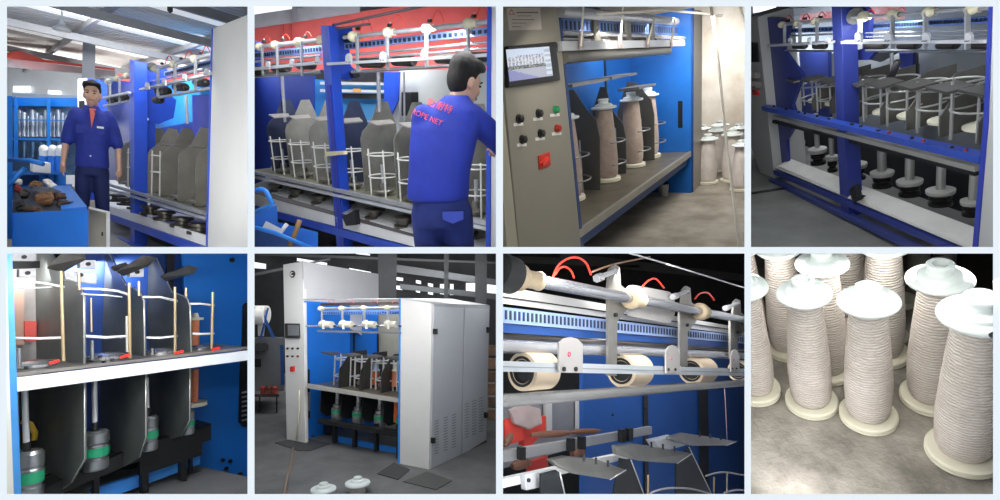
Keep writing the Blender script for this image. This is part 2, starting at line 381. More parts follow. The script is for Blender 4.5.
for k, q in enumerate((((13, 86), (30, 86), (31, 92), (13, 92)), ((48, 90), (61, 91), (61, 95), (48, 94)), ((7, 60), (60, 63), (60, 66), (7, 64)), ((150, 92), (158, 92), (158, 96), (150, 96)))):
    struct(R1, 'window_%d' % (k+1), MB().prism([R1(*p, d=12.33) for p in q], R1(100, 100, d=12.37)-R1(100, 100, d=12.33)), mat('window_glow', '#FBFDFF', .5, emit=1.3))
struct(R1, 'floor_workman_bay', poly(R1, [(0, 254), (252, 254), (252, 175), (0, 150)], (0, 0, -.05), z=zf1), mat('shop_floor', '#8A8A86', .7, var=.2))
T = Thing(R1, 'crane_girder', 'grey crane girder with a red top flange crossing under the roof', 'crane', R1(60, 66, d=10.5))
T.p('girder_web', dq(R1, [(0, 57.5), (115, 71), (115, 76.3), (0, 66.5)], 9.2, .3), mat('girder_grey', '#83868C', .5))
T.p('top_flange', dq(R1, [(0, 54), (115, 68.4), (115, 70.4), (0, 57.5)], 9.1, .4), mat('girder_red', '#B4473E', .5))
T.p('hoist', dq(R1, [(7, 52.5), (20, 50.5), (43, 59), (43, 62), (7, 58)], 8.8, .25), mat('hoist_red', '#C24A40', .5))
solo(R1, 'roof_lamp', MB().lathe(R1(62, 28.5, d=6), (0, 0, 1), [(.09, -.03), (.08, 0), (.03, .05), (.02, .1), (.008, .12), (.008, .35), (0, .35)], 16), mat('lamp_white', '#D8DAD8', .5), 'small white pendant lamp hanging below the roof near the tall column', 'lamp', R1(62, 28, d=6))
solo(R1, 'roof_sensor', MB().lathe(R1(170, 11, d=4), (0, 0, 1), [(0, -.02), (.02, 0), (.02, .03), (.006, .04), (.006, .3), (0, .3)], 12), M_dark, 'small dark lamp fitting hanging over the rails of the machine', 'lamp', R1(170, 11, d=4))
# red shed wall behind the machine
solo(R1, 'red_partition', dq(R1, [(118, 72), (212, 40), (212, 108), (118, 106)], 10.5, .1), mat('shed_red', '#D8605C', .6, var=.2, scale=2), 'red painted partition seen through the gap under the machine rails', 'partition', R1(160, 108, d=10.5))
solo(R1, 'blue_container', MB().box(R1(155, 132, d=8.5), R1(155, 132, d=8.5)+V((2.2, .8, .75))), mat('bright_azure', '#2E93DE', .45, var=.1), 'bright azure machine housing standing behind the separator plates', 'machine', R1(155, 132, d=8.5), bevel=.02)

# machine
T = Thing(R1, 'twisting_machine', 'blue twisting machine with steel separator plates, standing to one side of the workman', 'machine', R1(170, 247, y=0))
Mn = T
yb = 1.3
for q, w in ((((129.3, 59.5), (134.2, 61), (134.5, 250), (130.2, 250)), .12),):
    T.p('post', MB().prism([R1(*p, y=-.02) for p in q], (0, w, 0)), M_blue, bevel=.006)
xp = R1(133.5, 100, y=0).x
T.p('end_plate', MB().prism([R1(*p, x=xp) for p in ((134, 60.5), (163, 66.5), (167, 70), (166, 84), (170, 96), (176, 100), (173, 118), (158, 124), (150, 122), (143, 109), (134, 108))], (.02, 0, 0)), M_blue, bevel=.003)
T.p('end_plate', MB().prism([R1(*p, x=xp-.01) for p in ((134, 120), (155, 120), (154, 176), (136, 176))], (.02, 0, 0)), M_blue)
T.p('bearing_seat', MB().cyl(R1(151, 67, x=xp-.02), R1(151, 67, x=xp-.02)+V((.06, 0, 0)), .045), M_black)
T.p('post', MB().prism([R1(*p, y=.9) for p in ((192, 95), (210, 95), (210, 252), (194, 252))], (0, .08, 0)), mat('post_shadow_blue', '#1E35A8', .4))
T.p('back_panel', MB().prism([R1(*p, y=.95) for p in ((150, 130), (212, 118), (212, 232), (150, 205))], (0, .03, 0)), mat('back_dark_blue', '#243C8E', .45))
RP = ((152, 70), (213, 54)); RR = ((141, 89.7), (213, 73.5)); RL = ((159, 97.5), (213, 88))
rod(T, R1, 0, RP, 1.9, M_steel, 'feed_pole'); bar(T, R1, -.05, RR, 2.2, M_alu, 'plate_rail'); rod(T, R1, 0, RL, 1.5, M_steel, 'round_beam')
s = bar(T, R1, .25, ((165, 74), (213, 62)), 5, mat('slotted_blue1', '#7E9CD8', .4), 'slotted_rail', .02); slots(T, R1, .235, ((165, 74), (213, 62)), 2.6, 26, mat('slot_dark', '#1E2A44', .6), s)
rod(T, R1, .15, ((150, 82), (213, 68)), 1.2, M_chrome, 'guide_rod'); rod(T, R1, .2, ((150, 87), (213, 73)), .9, M_chrome, 'guide_rod')
for x, r in ((155.5, 3.4), (173.5, 3.6), (194.5, 4.0)): cone(T, R1, 0, RP, x, r, M_cream)
for x in (158, 175, 195.5): hangerp(T, R1, -.02, x, ly(RP, x), ly(RL, x)-1, 2.0, M_steel)
for x in (148, 165, 185.5, 207.5): nameplate(T, R1, -.09, x, ly(RR, x)-2.2, 1.8, 3.6, M_alu)
for x in (163, 180.5, 201): rollerp(T, R1, .02, x, ly(RR, x)+6.3, 5.5, 3.9)
rollerp(T, R1, .05, 158, 100, 3, 3.6)
for x in (168, 188, 205): hose(T, R1, .05, x-3, ly(RP, x)-2, x+5, ly(RP, x)-4, 6, .45)
for x in (161, 180, 200): clampp(T, R1, .05, x+1, ly(RP, x)-4, 1.6)
# left bay of the rig
LP = ((108, 82), (129.5, 75)); LR = ((104, 98), (129.5, 92.5))
rod(T, R1, 0, LP, 1.6, M_steel, 'feed_pole'); bar(T, R1, -.05, LR, 2, M_alu, 'plate_rail'); rod(T, R1, 0, ((104, 106), (129.5, 101)), 1.2, M_steel, 'round_beam')
for x in (108.5, 117.5, 126.5): cone(T, R1, 0, LP, x, 3.0, M_cream)
for x in (110, 119.5): hangerp(T, R1, -.02, x, ly(LP, x), 103, 1.5, M_steel)
for x in (113, 122.5): rollerp(T, R1, .02, x, ly(LR, x)+3.5, 4, 3.2)
T.p('end_plate', MB().prism([R1(*p, y=.5) for p in ((100, 78), (131, 82), (131, 180), (108, 180))], (0, .02, 0)), M_blue)
rod(T, R1, .5, ((186.3, 96), (187, 124)), 1.6, M_chrome, 'upright_tube')
# lower rails
bar(T, R1, -.04, ((100, 182), (207.5, 213.8)), 2.6, M_steel, 'shelf_rail', .04); bar(T, R1, -.03, ((100, 186.5), (207.5, 218.5)), 2.2, M_alu, 'shelf_rail', .03)
zs = R1(170, 203, y=0).z
T.p('shelf', MB().box((-2.6, 0, zs-.02), (.05, .75, zs)), mat('oily_shelf', '#8E8F80', .4, .4, var=.3))
zt = R1(170, 222, y=0).z
T.p('white_tray', MB().prism([R1(*p, y=-.03) for p in ((105, 205), (207, 236), (207, 246.5), (105, 212))], (0, .02, 0)), M_white)
T.p('tray_top', MB().prism([R1(*p, z=zt-.13) for p in ((105, 205), (207, 236), (214, 222), (112, 196))], (0, 0, -.01)), mat('tray_steel', '#C6C8C8', .35, .3))
bar(T, R1, -.02, ((105, 214.5), (206, 251)), 7, M_blue, 'base_beam', .05)
T.p('kick_panel', MB().prism([R1(*p, y=.25) for p in ((105, 217), (207, 250), (207, 262), (105, 262))], (0, .02, 0)), M_black)
bar(T, R1, -.02, ((105, 232), (150, 252)), 3, M_blue, 'base_beam', .05)
# spindles and separators
xs_ = [R1(px, ly(((104, 178), (207, 212)), px), y=0).x for px in (109, 117, 125, 137, 150, 166, 183, 203)]
zt1 = R1(183, 143, y=.05).z
for k, x in enumerate(xs_): separator(T, x-.03, .10, .44, zs+.003, zt1-.04, .42, .012, mat('worn_sep_steel', '#98948A', .38, .55, var=.25, scale=4))
for k, px in enumerate((112, 121, 131, 144, 158, 175, 192)):
    x = R1(px, ly(((104, 178), (207, 212)), px), y=0).x; c = V((x+.05, .17, zs))
    disc(T, c, .09, mat('spindle_steel', '#8E8B84', .3, .8)); T.p('spindle', MB().cyl(c, c+V((0, 0, .14)), .02, n=12), mat('spindle_steel', '#8E8B84'))
    if k in (1, 3): cage(T, c, .12, zs+.25, zs+.42, .006, mat('white_wire', '#E3E3DF', .35), rods=(-2.2, -.6), top=.05, a0=0, a1=2*PI)
    T.p('pulley', MB().lathe(c-V((0, .12, .2)), (0, 0, 1), [(0, 0), (.10, 0), (.10, .02), (.06, .03), (.06, .06), (.09, .07), (.09, .09), (0, .1)], 20), mat('oily_pulley', '#5C5850', .35, .6))
    T.p('guide_arm', MB().box((x-.10, .12, zt1-.03), (x+.05, .30, zt1-.015)), mat('arm_grey1', '#8A8880', .4, .6), bevel=.004)
# right cabinet
T = Thing(R1, 'end_cabinet', 'tall light grey end cabinet closing the machine beside its four feed cones', 'cabinet', R1(230, 248, y=-.05))
T.p('body', MB().prism([R1(*p, y=-.05) for p in ((212, 28.7), (253, 12), (253, 255), (206.3, 255))], (0, .9, 0)), mat('cabinet_light', '#C2C2BF', .5, var=.03), bevel=.006)
T.p('blue_edge', MB().prism([R1(*p, y=-.055) for p in ((211.2, 28.9), (212.3, 28.4), (206.8, 255), (205.4, 255))], (0, .05, 0)), M_blue)

# tower behind the workman
T = Thing(R1, 'control_tower', 'white and blue control tower with a dark screen standing behind the workman', 'cabinet', R1(90, 150, d=7))
T.p('body', dq(R1, [(77.5, 79), (87, 78), (87, 200), (77.5, 200)], 6.9, .4), M_white, bevel=.01); T.p('blue_side', dq(R1, [(88, 78), (107, 82), (107, 200), (88, 200)], 6.95, .4), M_blue)
T.p('screen', dq(R1, [(79, 101), (84.5, 100.5), (84.5, 109), (79, 109.5)], 6.86, .03), M_black)

# far blue machine
T = Thing(R1, 'spindle_rack', 'azure blue machine frame with rows of steel spindles, in the far corner of the hall', 'machine', R1(40, 215, d=7.5))
T.p('post', dq(R1, [(6, 96), (12.5, 96), (12.5, 252), (6, 252)], 5.2, .12), M_azure); T.p('post', dq(R1, [(14, 96), (18, 98), (18, 160), (14, 160)], 7.3, .1), M_azure)
T.p('post', dq(R1, [(47, 99), (50.5, 99), (50.5, 160), (47, 160)], 7.3, .1), M_azure)
T.p('top_panel', dq(R1, [(7, 97), (78, 98), (78, 107), (7, 106)], 7.4, .1), M_azure, bevel=.01)
T.p('top_edge', dq(R1, [(12, 93), (78, 95.5), (78, 98), (12, 96.5)], 7.6, .3), mat('edge_greyblue', '#8FA0B4', .5))
T.p('cross_rail', dq(R1, [(7, 137.5), (78, 139), (78, 141), (7, 139.5)], 7.3, .05), M_azure); T.p('cross_rail', dq(R1, [(7, 119), (78, 120), (78, 121.4), (7, 120.4)], 7.35, .05), mat('rail_blueg', '#4E86C8', .5))
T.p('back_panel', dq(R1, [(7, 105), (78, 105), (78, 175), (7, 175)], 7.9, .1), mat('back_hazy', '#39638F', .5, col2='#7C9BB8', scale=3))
for k in range(13):
    x = 20+k*4.3
    T.p('spindle', MB().cyl(R1(x, 137, d=7.5), R1(x, 110+(k % 3)*3, d=7.5), .028+.012*(k % 2), n=10), mat('spindle_pale', '#A9B4BE', .35, .5))
    if k % 2: T.p('spindle', MB().cyl(R1(x, 158, d=7.5), R1(x, 142, d=7.5), .03, n=10), mat('spindle_dim', '#5A7D9C', .35, .5))
for k, x in enumerate((44, 53, 60.5)):
    b = R1(x, 156, d=6.3); r = .046
    T2 = Thing(R1, 'bobbin_holder', 'white capped bobbin holder on the blue stand, %s of the three' % ('nearest the rack post', 'middle', 'nearest the workman')[k], 'bobbin', b, 'white capped holders')
    T2.p('stem', MB().cyl(b-V((0, 0, .42)), b, .05, n=14), M_azure)
    T2.p('cap', MB().lathe(b, (0, 0, 1), [(0, -.01), (r, 0), (r, .06), (r*1.15, .065), (r*1.0, .10), (r*.6, .13), (0, .14)], 20), M_white)
T = Thing(R1, 'steel_stand', 'low azure blue steel stand with shelf, holding a white carton behind the tool cart', 'stand', R1(35, 215, d=6.5))
T.p('shelf', dq(R1, [(10, 171.5), (60, 171.5), (60, 174.5), (10, 174.5)], 6.0, .7), M_azure); T.p('side_panel', dq(R1, [(57, 146), (66, 143), (66, 205), (57, 205)], 6.4, .3), M_azure)
T.p('drawer_front', dq(R1, [(12, 175), (57, 175), (57, 200), (12, 200)], 6.5, .3), mat('azure_dim', '#1C5FA8', .45))
solo(R1, 'white_carton', MB().box(R1(30, 171, d=6.05), R1(30, 171, d=6.05)+V((.27, .16, .125))), M_white, 'small white carton on the blue stand behind the junk', 'carton', R1(30, 171, d=6.05), bevel=.006)
solo(R1, 'pointer_pipe', MB().tube([R1(9, 160, d=4.6), R1(30, 160.5, d=4.6), R1(43, 164, d=4.6)], .022, 10), M_azure, 'azure pipe handle reaching over the stand towards the white carton', 'pipe', R1(9, 160, d=4.6))
solo(R1, 'tilted_pipe', MB().tube([R1(7, 186, d=4.5), R1(25, 168, d=4.6)], .02, 10), M_azure, 'short slanting azure pipe beside the rack post', 'pipe', R1(7, 186, d=4.5))
# tool cart with junk
dc = 3.9
T = Thing(R1, 'tool_cart', 'bright blue metal cart piled with scrap, in front of the workman', 'cart', R1(50, 252, d=dc))
T.p('front_panel', dq(R1, [(12, 213), (88.5, 209.5), (88.5, 256), (12, 256)], dc, .03), mat('cart_blue', '#1E6CC8', .45, var=.08), bevel=.004)
T.p('side_panel', MB().prism([R1(12, 213, d=dc), R1(12, 256, d=dc), R1(14, 240, d=dc+.85), R1(14, 186, d=dc+.85)], (.015, 0, 0)), mat('cart_blue', '#1E6CC8'))
T.p('back_panel', dq(R1, [(14, 186), (72, 184), (72, 230), (14, 230)], dc+.85, .03), mat('cart_blue', '#1E6CC8'))
T.p('tray', MB().add([R1(12, 214, d=dc+.02), R1(88, 210, d=dc+.02), R1(72, 186, d=dc+.85), R1(14, 188, d=dc+.85)], [(0, 1, 2, 3)]), mat('cart_tray', '#3A3F48', .6, var=.3))
T.p('sloping_lid', MB().prism([R1(52, 188, d=dc+.7), R1(70, 187.5, d=dc+.75), R1(87, 209, d=dc+.05), R1(62, 211, d=dc+.05)], (0, 0, .02)), mat('cart_lid', '#2A7AD6', .4))
def lump(px, py, d, w, h, m, lb, nm='scrap_part', cat='scrap', g='scrap parts heaped on the blue cart', rot=0, fl=.6):
    c = R1(px, py, d=d); W_ = w*d/500; H_ = h*d/500; q = Matrix.Rotation(rot, 3, 'Y') @ Matrix.Rotation(random.uniform(-.5, .5), 3, 'Z')
    mb = MB(); n = 9 if nm != 'scrap_bar' else 5
    mb.ell((0, 0, 0), .5, .5, .5, n, 6)
    for v in mb.v:                                   # squared-off, crumpled lump
        for a in range(3): v[a] = math.copysign(abs(v[a]*2)**.6/2, v[a])
        j = random.uniform(.72, 1.12); v.x *= W_*j; v.y *= W_*fl*j; v.z *= H_*random.uniform(.75, 1.35)
    mb.s = [False]*len(mb.s); mb.v = [c+(q @ v) for v in mb.v]
    return solo(R1, nm, mb, m, lb, cat, c-V((0, 0, H_/2)), g)
M_card = mat('brown_card', '#7A5636', .8, var=.25)
for a in [(45, 198, 4.1, 26, 9, M_card, 'crumpled brown cardboard piece in the middle of the heap', 'cardboard', 'cardboard', None, .2), (36, 185, 4.5, 16, 5, M_card, 'brown cardboard strip at the back of the heap', 'cardboard', 'cardboard', None, .3),
          (20, 205, 4.0, 15, 8, M_dark, 'black scrap block at the near corner of the cart', 'scrap_block', 'scrap', None, -.1), (24, 194, 4.2, 14, 8, mat('oily_black', '#2A2624', .4, .4, var=.4), 'oily black scrap lump behind the corner block', 'scrap_block', 'scrap', None, .2),
          (66, 204, 4.1, 26, 7, mat('scrap_brown', '#4A3A34', .5, .3, var=.4), 'long dark brown scrap bar along the cart edge', 'scrap_bar', 'scrap', None, -.05), (48, 191, 4.4, 42, 3.5, mat('scrap_dkgrey', '#3C4048', .4, .5), 'long dark grey bar lying across the heap', 'scrap_bar', 'scrap', None, .12),
          (50, 184, 4.6, 13, 5, M_paper, 'white paper wad on top of the heap', 'paper_wad', 'paper', None, .5), (17, 181, 4.7, 12, 5, M_paper, 'pale rag bundle against the rack post', 'rag', 'rag', None, .2),
          (18, 189, 4.4, 9, 6, mat('rag_red', '#9A3B3B', .7), 'small reddish rag in the heap', 'rag', 'rag', None, .4), (33, 209, 3.97, 22, 5, mat('scrap_rust', '#5C473A', .6, .2, var=.4), 'rusty plate lying at the cart front edge', 'scrap_plate', 'scrap', None, 0),
          (60, 197, 4.2, 14, 6, mat('card_dk', '#5E422E', .8), 'dark cardboard flap beside the sloping lid', 'cardboard', 'cardboard', None, -.5)]:
    lump(a[0], a[1], a[2], a[3], a[4], a[5], a[6], a[7], a[8], a[9], a[10])
# little white cupboard
T = Thing(R1, 'small_cupboard', 'small cream cupboard with open door beside the blue cart', 'cupboard', R1(98, 252, d=4.4))
T.p('door', dq(R1, [(88.5, 208.5), (108.5, 213), (109, 256), (88.5, 256)], 4.3, .03), mat('cupboard_grey', '#B5B2A4', .5)); T.p('door_edge', dq(R1, [(106, 212), (110, 212), (110, 256), (106.3, 256)], 4.25, .03), M_white)
T.p('top', dq(R1, [(88.5, 206.5), (109.5, 211.5), (109.5, 213.5), (88.5, 208.8)], 4.22, .25), M_white); T.p('latch', dq(R1, [(101.5, 232), (103, 232), (103, 236), (101.5, 236)], 4.27, .03), M_dark)

# workman, standing upright, arms hanging
ft = R1(92.5, 247, d=5.0); yaw = math.atan2(-(ft.x-R1.c.x), ft.y-R1.c.y)-.12
T = Thing(R1, 'person', 'person in blue work jacket and navy trousers standing upright, facing the viewer', 'person', (ft.x, ft.y, zf1))
S = 1.0
K = frame_to((ft.x, ft.y, zf1), yaw, (R1(92, 84.5, d=5.0).z-zf1)/1.745) @ Matrix.Diagonal((.79, .95, 1, 1))
M_jack = mat('work_jacket', '#1E3193', .75, var=.25, scale=9, bump=.9, bscale=9); M_trs = mat('navy_trousers', '#18255C', .8, var=.2, scale=8, bump=.4, bscale=8)
hM = K @ Matrix.Translation(V((0, -.01, 1.505))) @ Matrix.Rotation(.0, 4, 'Z')
body = head_parts(T, hM, 1.10)
# collar-to-wrist skeleton
for sx in (-1, 1):
    sh = V((sx*.185, .01, 1.415)); el = V((sx*.265, .02, 1.13)); wr = V((sx*.285, -.05, .90))
    body = merge(body, xf(limb([sh, el, wr], [.048, .040, .028]), K), xf(hand(wr, (sx*.02, -.06, -1), 1.0, (-sx*.3, -1, 0), (-sx, 0, 0)), K))
    body = merge(body, xf(limb([V((sx*.095, .01, .90)), V((sx*.11, -.01, .49)), V((sx*.12, .03, .09))], [.075, .052, .036]), K), xf(MB().ell((sx*.125, -.05, .045), .045, .12, .045), K))
body = merge(body, xf(sections([((0, 0, .86), .14, .10), ((0, 0, 1.1), .13, .09), ((0, 0, 1.35), .15, .10), ((0, .01, 1.46), .07, .06)]), K))
remesh(T.p('body', body, M_skin), .011, 2)
jk = sections([((0, 0, .88), .178, .118), ((0, 0, .95), .176, .12), ((0, -.005, 1.08), .168, .118), ((0, -.01, 1.25), .19, .128), ((0, 0, 1.36), .205, .125), ((0, .005, 1.43), .165, .10), ((0, .012, 1.475), .085, .075), ((0, .015, 1.505), .066, .064)])
for sx in (-1, 1): jk = merge(jk, limb([V((sx*.165, .01, 1.41)), V((sx*.222, .015, 1.27)), V((sx*.258, .02, 1.14))], [.072, .072, .066]))
j = remesh(T.p('jacket', xf(jk, K), M_jack), .013, 3)
T.p('undershirt', xf(MB().prism([(-.012, -.118, 1.475), (.055, -.118, 1.475), (.03, -.142, 1.36), (.012, -.142, 1.28)], (0, .02, 0)), K), mat('orange_shirt', '#E0705A', .7), j)
for sx in (-1, 1):
    T.p('pocket', xf(MB().box((sx*.10-.045, -.139, 1.215), (sx*.10+.045, -.128, 1.30)), K), M_jack, j, bevel=.004)
    T.p('collar', xf(MB().prism([(sx*.02, -.10, 1.50), (sx*.075, -.085, 1.505), (sx*.085, -.118, 1.44), (sx*.045, -.138, 1.43)], (0, .012, 0)), K), M_jack, j)
T.p('chest_badge', xf(MB().box((.065, -.144, 1.285), (.135, -.138, 1.305)), K), M_paper, j)
T.p('button', xf(MB().cyl((0, -.128, 1.0), (0, -.135, 1.0), .009, n=8), K), M_paper, j)
tr = sections([((0, 0, .80), .165, .11), ((0, 0, .92), .165, .108)])
for sx in (-1, 1): tr = merge(tr, limb([V((sx*.088, 0, .84)), V((sx*.105, -.005, .48)), V((sx*.115, .02, .06))], [.092, .078, .068]))
remesh(T.p('trousers', xf(tr, K), M_trs), .014, 3)
fill_lights(R1, 100, 1.05, (2.4, 3.4, 4.8)); fill_lights(R1, 110, 2.5, (6.5, 8.5, 10.5))
for px_, py_, d_, w_ in ((75, 226, 2.6, 18), (40, 128, 9.3, 120), (190, 128, 9.3, 90)): area(R1, (px_, py_, d_), (110 if px_ == 75 else px_, 20, d_*1.5), 1.0, w_)  # added up-facing fills that brighten the roof and far wall
# ================================================================ bay 2: workman bending over the machine, seen from behind
R2 = Room((.7476, -.202, -.6327), (0, .9526, -.3041), 485, 240, 3.9)
zf2 = R2(440, 262, d=3.6).z-.75
M_red2 = mat('red_shed', '#E06A66', .6, var=.12, scale=3)
struct(R2, 'wall_workshop_red', dq(R2, [(250, 27), (500, -8), (500, 72), (250, 72)], 9.5, .1), M_red2)
struct(R2, 'wall_workshop_grey', dq(R2, [(250, 15), (360, -1), (360, 12.5), (250, 29)], 9.35, .1), mat('shed_grey', '#A9ADB4', .6))
struct(R2, 'wall_sky_side', dq(R2, [(248, -2), (500, -2), (500, 256), (248, 256)], 12.3, .1), mat('pale_hall_wall', '#C4CAD0', .7))
struct(R2, 'window_sky', dq(R2, [(250, 2), (292, 2), (292, 20), (250, 20)], 11.5, .05), mat('sky_white', '#F4F8FC', .5, emit=1.05))
struct(R2, 'trim_shed_post_1', dq(R2, [(292, 0), (297, 0), (298, 21), (293, 22)], 9.2, .1), mat('shed_post', '#8C9098', .5))
for k, x in enumerate((283, 291)): struct(R2, 'trim_shed_rib_%d' % (k+1), dq(R2, [(x, 24), (x+1.2, 24), (x+1.4, 50), (x+.2, 50)], 9.4, .05), mat('shed_rib', '#C9494A', .6))
struct(R2, 'floor_bending_bay', poly(R2, [(248, 256), (500, 256), (500, 215), (248, 190)], (0, 0, -.05), z=zf2), mat('dim_floor', '#4A4A4C', .7))
T = Thing(R2, 'twisting_machine', 'blue twisting machine that the bending workman leans into, with separator plates and cream feed cones', 'machine', R2(400, 240, y=0))
T.p('post', MB().prism([R2(*p, y=-.03) for p in ((320.5, 25.5), (328, 25.5), (335.5, 130), (345.5, 252), (337, 252), (327, 120))], (0, .10, 0)), M_blue, bevel=.004)
T.p('post_web', MB().prism([R2(*p, y=-.04) for p in ((327, 85), (330, 85), (339, 190), (344.5, 250), (340, 250), (332, 160))], (0, .01, 0)), mat('web_blue', '#1B2FA0', .4))
xp = R2(326, 100, y=0).x
T.p('end_plate', MB().prism([R2(*p, x=xp) for p in ((324, 25.8), (351, 28), (353, 36), (348, 46), (350, 66), (358, 73), (357, 78), (345, 80), (330, 78))], (.02, 0, 0)), M_blue)
T.p('bearing_seat', MB().cyl(R2(344.5, 38.5, x=xp-.01), R2(344.5, 38.5, x=xp-.01)+V((.10, 0, 0)), .045), M_black)
T.p('bearing_seat', MB().cyl(R2(351, 74, x=xp-.01), R2(351, 74, x=xp-.01)+V((.10, 0, 0)), .04), M_dark)
for q in (((254, 76), (280, 76), (281, 128), (274, 160), (256, 192), (250, 192)), ((283, 74), (314, 76), (314, 128), (292, 128), (284, 110)), ((250, 40), (261, 42), (262, 74), (250, 74))):
    T.p('side_plate', MB().prism([R2(*p, y=.9) for p in q], (0, .02, 0)), M_blue, bevel=.003)
T.p('side_plate', MB().prism([R2(*p, y=.9) for p in ((384, 72), (399, 72), (398, 100), (390, 118), (384, 116))], (0, .02, 0)), M_blue)
T.p('back_cabinet', MB().prism([R2(*p, y=1.1) for p in ((399, 70), (490, 70), (490, 235), (399, 210))], (0, .03, 0)), mat('back_grey2', '#AEB2B2', .5, var=.05))
T.p('back_cabinet', MB().prism([R2(*p, y=1.0) for p in ((314, 140), (399, 140), (399, 205), (314, 190))], (0, .03, 0)), mat('back_navy2', '#2A3563', .5))
RPa, RPb = ((250, 47.8), (321, 40.2)), ((344, 37.5), (489, 21.8))
RRa, RRb = ((250, 69.5), (321, 62.4)), ((328, 64), (489, 55))
RLa, RLb = ((250, 76.5), (322, 71.5)), ((352, 71.8), (489, 63.5))
for L in (RPa, RPb): rod(T, R2, 0, L, 2.2, M_steel, 'feed_pole')
for L in (RRa, RRb): bar(T, R2, -.05, L, 2.8, M_alu, 'plate_rail')
for L in (RLa, RLb): rod(T, R2, .0, L, 1.8, mat('beam_steel2', '#9EA2A6', .3, .8), 'round_beam')
for L in (((250, 56), (321, 49)), ((345, 46.5), (489, 31))):
    s = bar(T, R2, .2, L, 6.5, mat('slotted_blue2', '#7D9AD2', .4), 'slotted_rail', .02); slots(T, R2, .185, L, 3.4, 30, mat('slot_dark', '#1E2A44', .6), s)
for L in (((250, 62), (321, 55.5)), ((350, 55), (489, 42)), ((350, 60), (489, 48))): rod(T, R2, .12, L, 1.3, M_chrome, 'guide_rod')
for x, r in ((259.5, 3.7), (275.3, 4.0), (299, 4.6), (321, 4.4)): cone(T, R2, 0, RPa, x, r, M_cream)
for x, r in ((353.5, 5.0), (388.5, 5.0), (427, 5.0), (469.5, 5.8)): cone(T, R2, 0, RPb, x, r, M_cream)
for x in (262, 277, 301.5): hangerp(T, R2, -.02, x, ly(RPa, x), 76, 2.2, M_steel, .6)
for x in (357, 387, 426, 468): hangerp(T, R2, -.02, x, ly(RPb, x), ly(RLb, x), 2.8, M_steel, .6)
for x in (268.5, 292.5, 318): nameplate(T, R2, -.09, x, ly(RRa, x)-2.5, 2, 4, M_alu)
for x in (349.5, 383.5, 425, 467.5): nameplate(T, R2, -.09, x, ly(RRb, x)-4, 3, 5.5, M_alu)
for x in (258, 281, 306): rollerp(T, R2, .02, x, ly(RRa, x)+1.5, 8, 4)
for x in (372, 404, 447, 481): rollerp(T, R2, .02, x, ly(RRb, x)+1.5, 11, 4.6)
for x in (262, 281, 303): hose(T, R2, .05, x, ly(RPa, x)-3, x+9, ly(RPa, x)-5, 5, .4); clampp(T, R2, .05, x+2, ly(RPa, x)-5, 2)
for x in (360, 392, 432, 476): hose(T, R2, .05, x, ly(RPb, x)-5, x+12, ly(RPb, x)-6, 12, .5); clampp(T, R2, .05, x-2, ly(RPb, x)-7, 2.4)
rod(T, R2, .05, ((333, 25), (428, 5)), 1.4, mat('conduit2', '#77696C', .5, .4), 'conduit'); rod(T, R2, .05, ((330, 30), (370, 24)), 1.2, mat('conduit2', '#77696C'), 'conduit')
rod(T, R2, .4, ((282, 76), (285, 122)), 1.6, M_chrome, 'upright_tube'); rod(T, R2, .4, ((378, 72), (379.5, 112)), 2, M_chrome, 'upright_tube'); rod(T, R2, .4, ((404, 72), (404.5, 122)), 1, M_steel, 'upright_tube')
T.p('motor_housing', MB().prism([R2(*p, y=.8) for p in ((401, 92), (411.5, 92), (411.5, 116), (401, 116))], (0, .1, 0)), M_dark, bevel=.01)
# lower part
bar(T, R2, -.04, ((250, 171.2), (488, 223)), 3.4, M_steel, 'shelf_rail', .04); bar(T, R2, -.03, ((250, 176), (488, 228.5)), 3, M_alu, 'shelf_rail', .03)
zs = R2(380, 200.6, y=0).z
xa, xb = R2(250, 172, y=0).x, R2(488, 223, y=0).x
T.p('shelf', MB().box((xa, 0, zs-.02), (xb, .62, zs)), mat('oily_shelf2', '#9C9B82', .4, .4, var=.3))
T.p('white_tray', MB().prism([R2(*p, y=-.03) for p in ((250, 193.5), (488, 258), (488, 266), (250, 204))], (0, .02, 0)), M_white)
zt = R2(300, 204, y=-.03).z
T.p('tray_top', MB().prism([(R2(250, 192, y=-.03).x, -.03, zt+.04), (xb, -.03, zt+.04), (xb, .35, zt+.14), (xa, .35, zt+.14)], (0, 0, -.01)), mat('tray_steel', '#C6C8C8', .35, .3))
bar(T, R2, -.02, ((250, 206.5), (488, 273)), 8, M_blue, 'base_beam', .05)
T.p('kick_panel', MB().prism([R2(*p, y=.3) for p in ((250, 205), (488, 262), (488, 290), (250, 290))], (0, .02, 0)), M_black)
T.p('post_clip', MB().prism([R2(*p, y=-.07) for p in ((324.5, 152), (343, 151), (344, 154.5), (325, 156.5))], (0, .04, 0)), mat('clip_cream', '#CFC8A4', .5))
T.p('base_clamp', MB().prism([R2(*p, y=-.08) for p in ((342, 217), (355, 210), (356, 225), (346, 226))], (0, .05, 0)), M_dark)
SL = ((250, 171.5), (488, 223)); ztp = R2(345, 121, y=.1).z
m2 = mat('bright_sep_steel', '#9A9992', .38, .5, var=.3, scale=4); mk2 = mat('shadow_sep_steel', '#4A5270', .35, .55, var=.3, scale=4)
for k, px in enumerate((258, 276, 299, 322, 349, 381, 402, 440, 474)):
    x = R2(px+2, ly(SL, px+2), y=0).x; separator(T, x, .16, .6, zs+.003, ztp-.05, .36, .012, m2 if k % 3 else mk2)
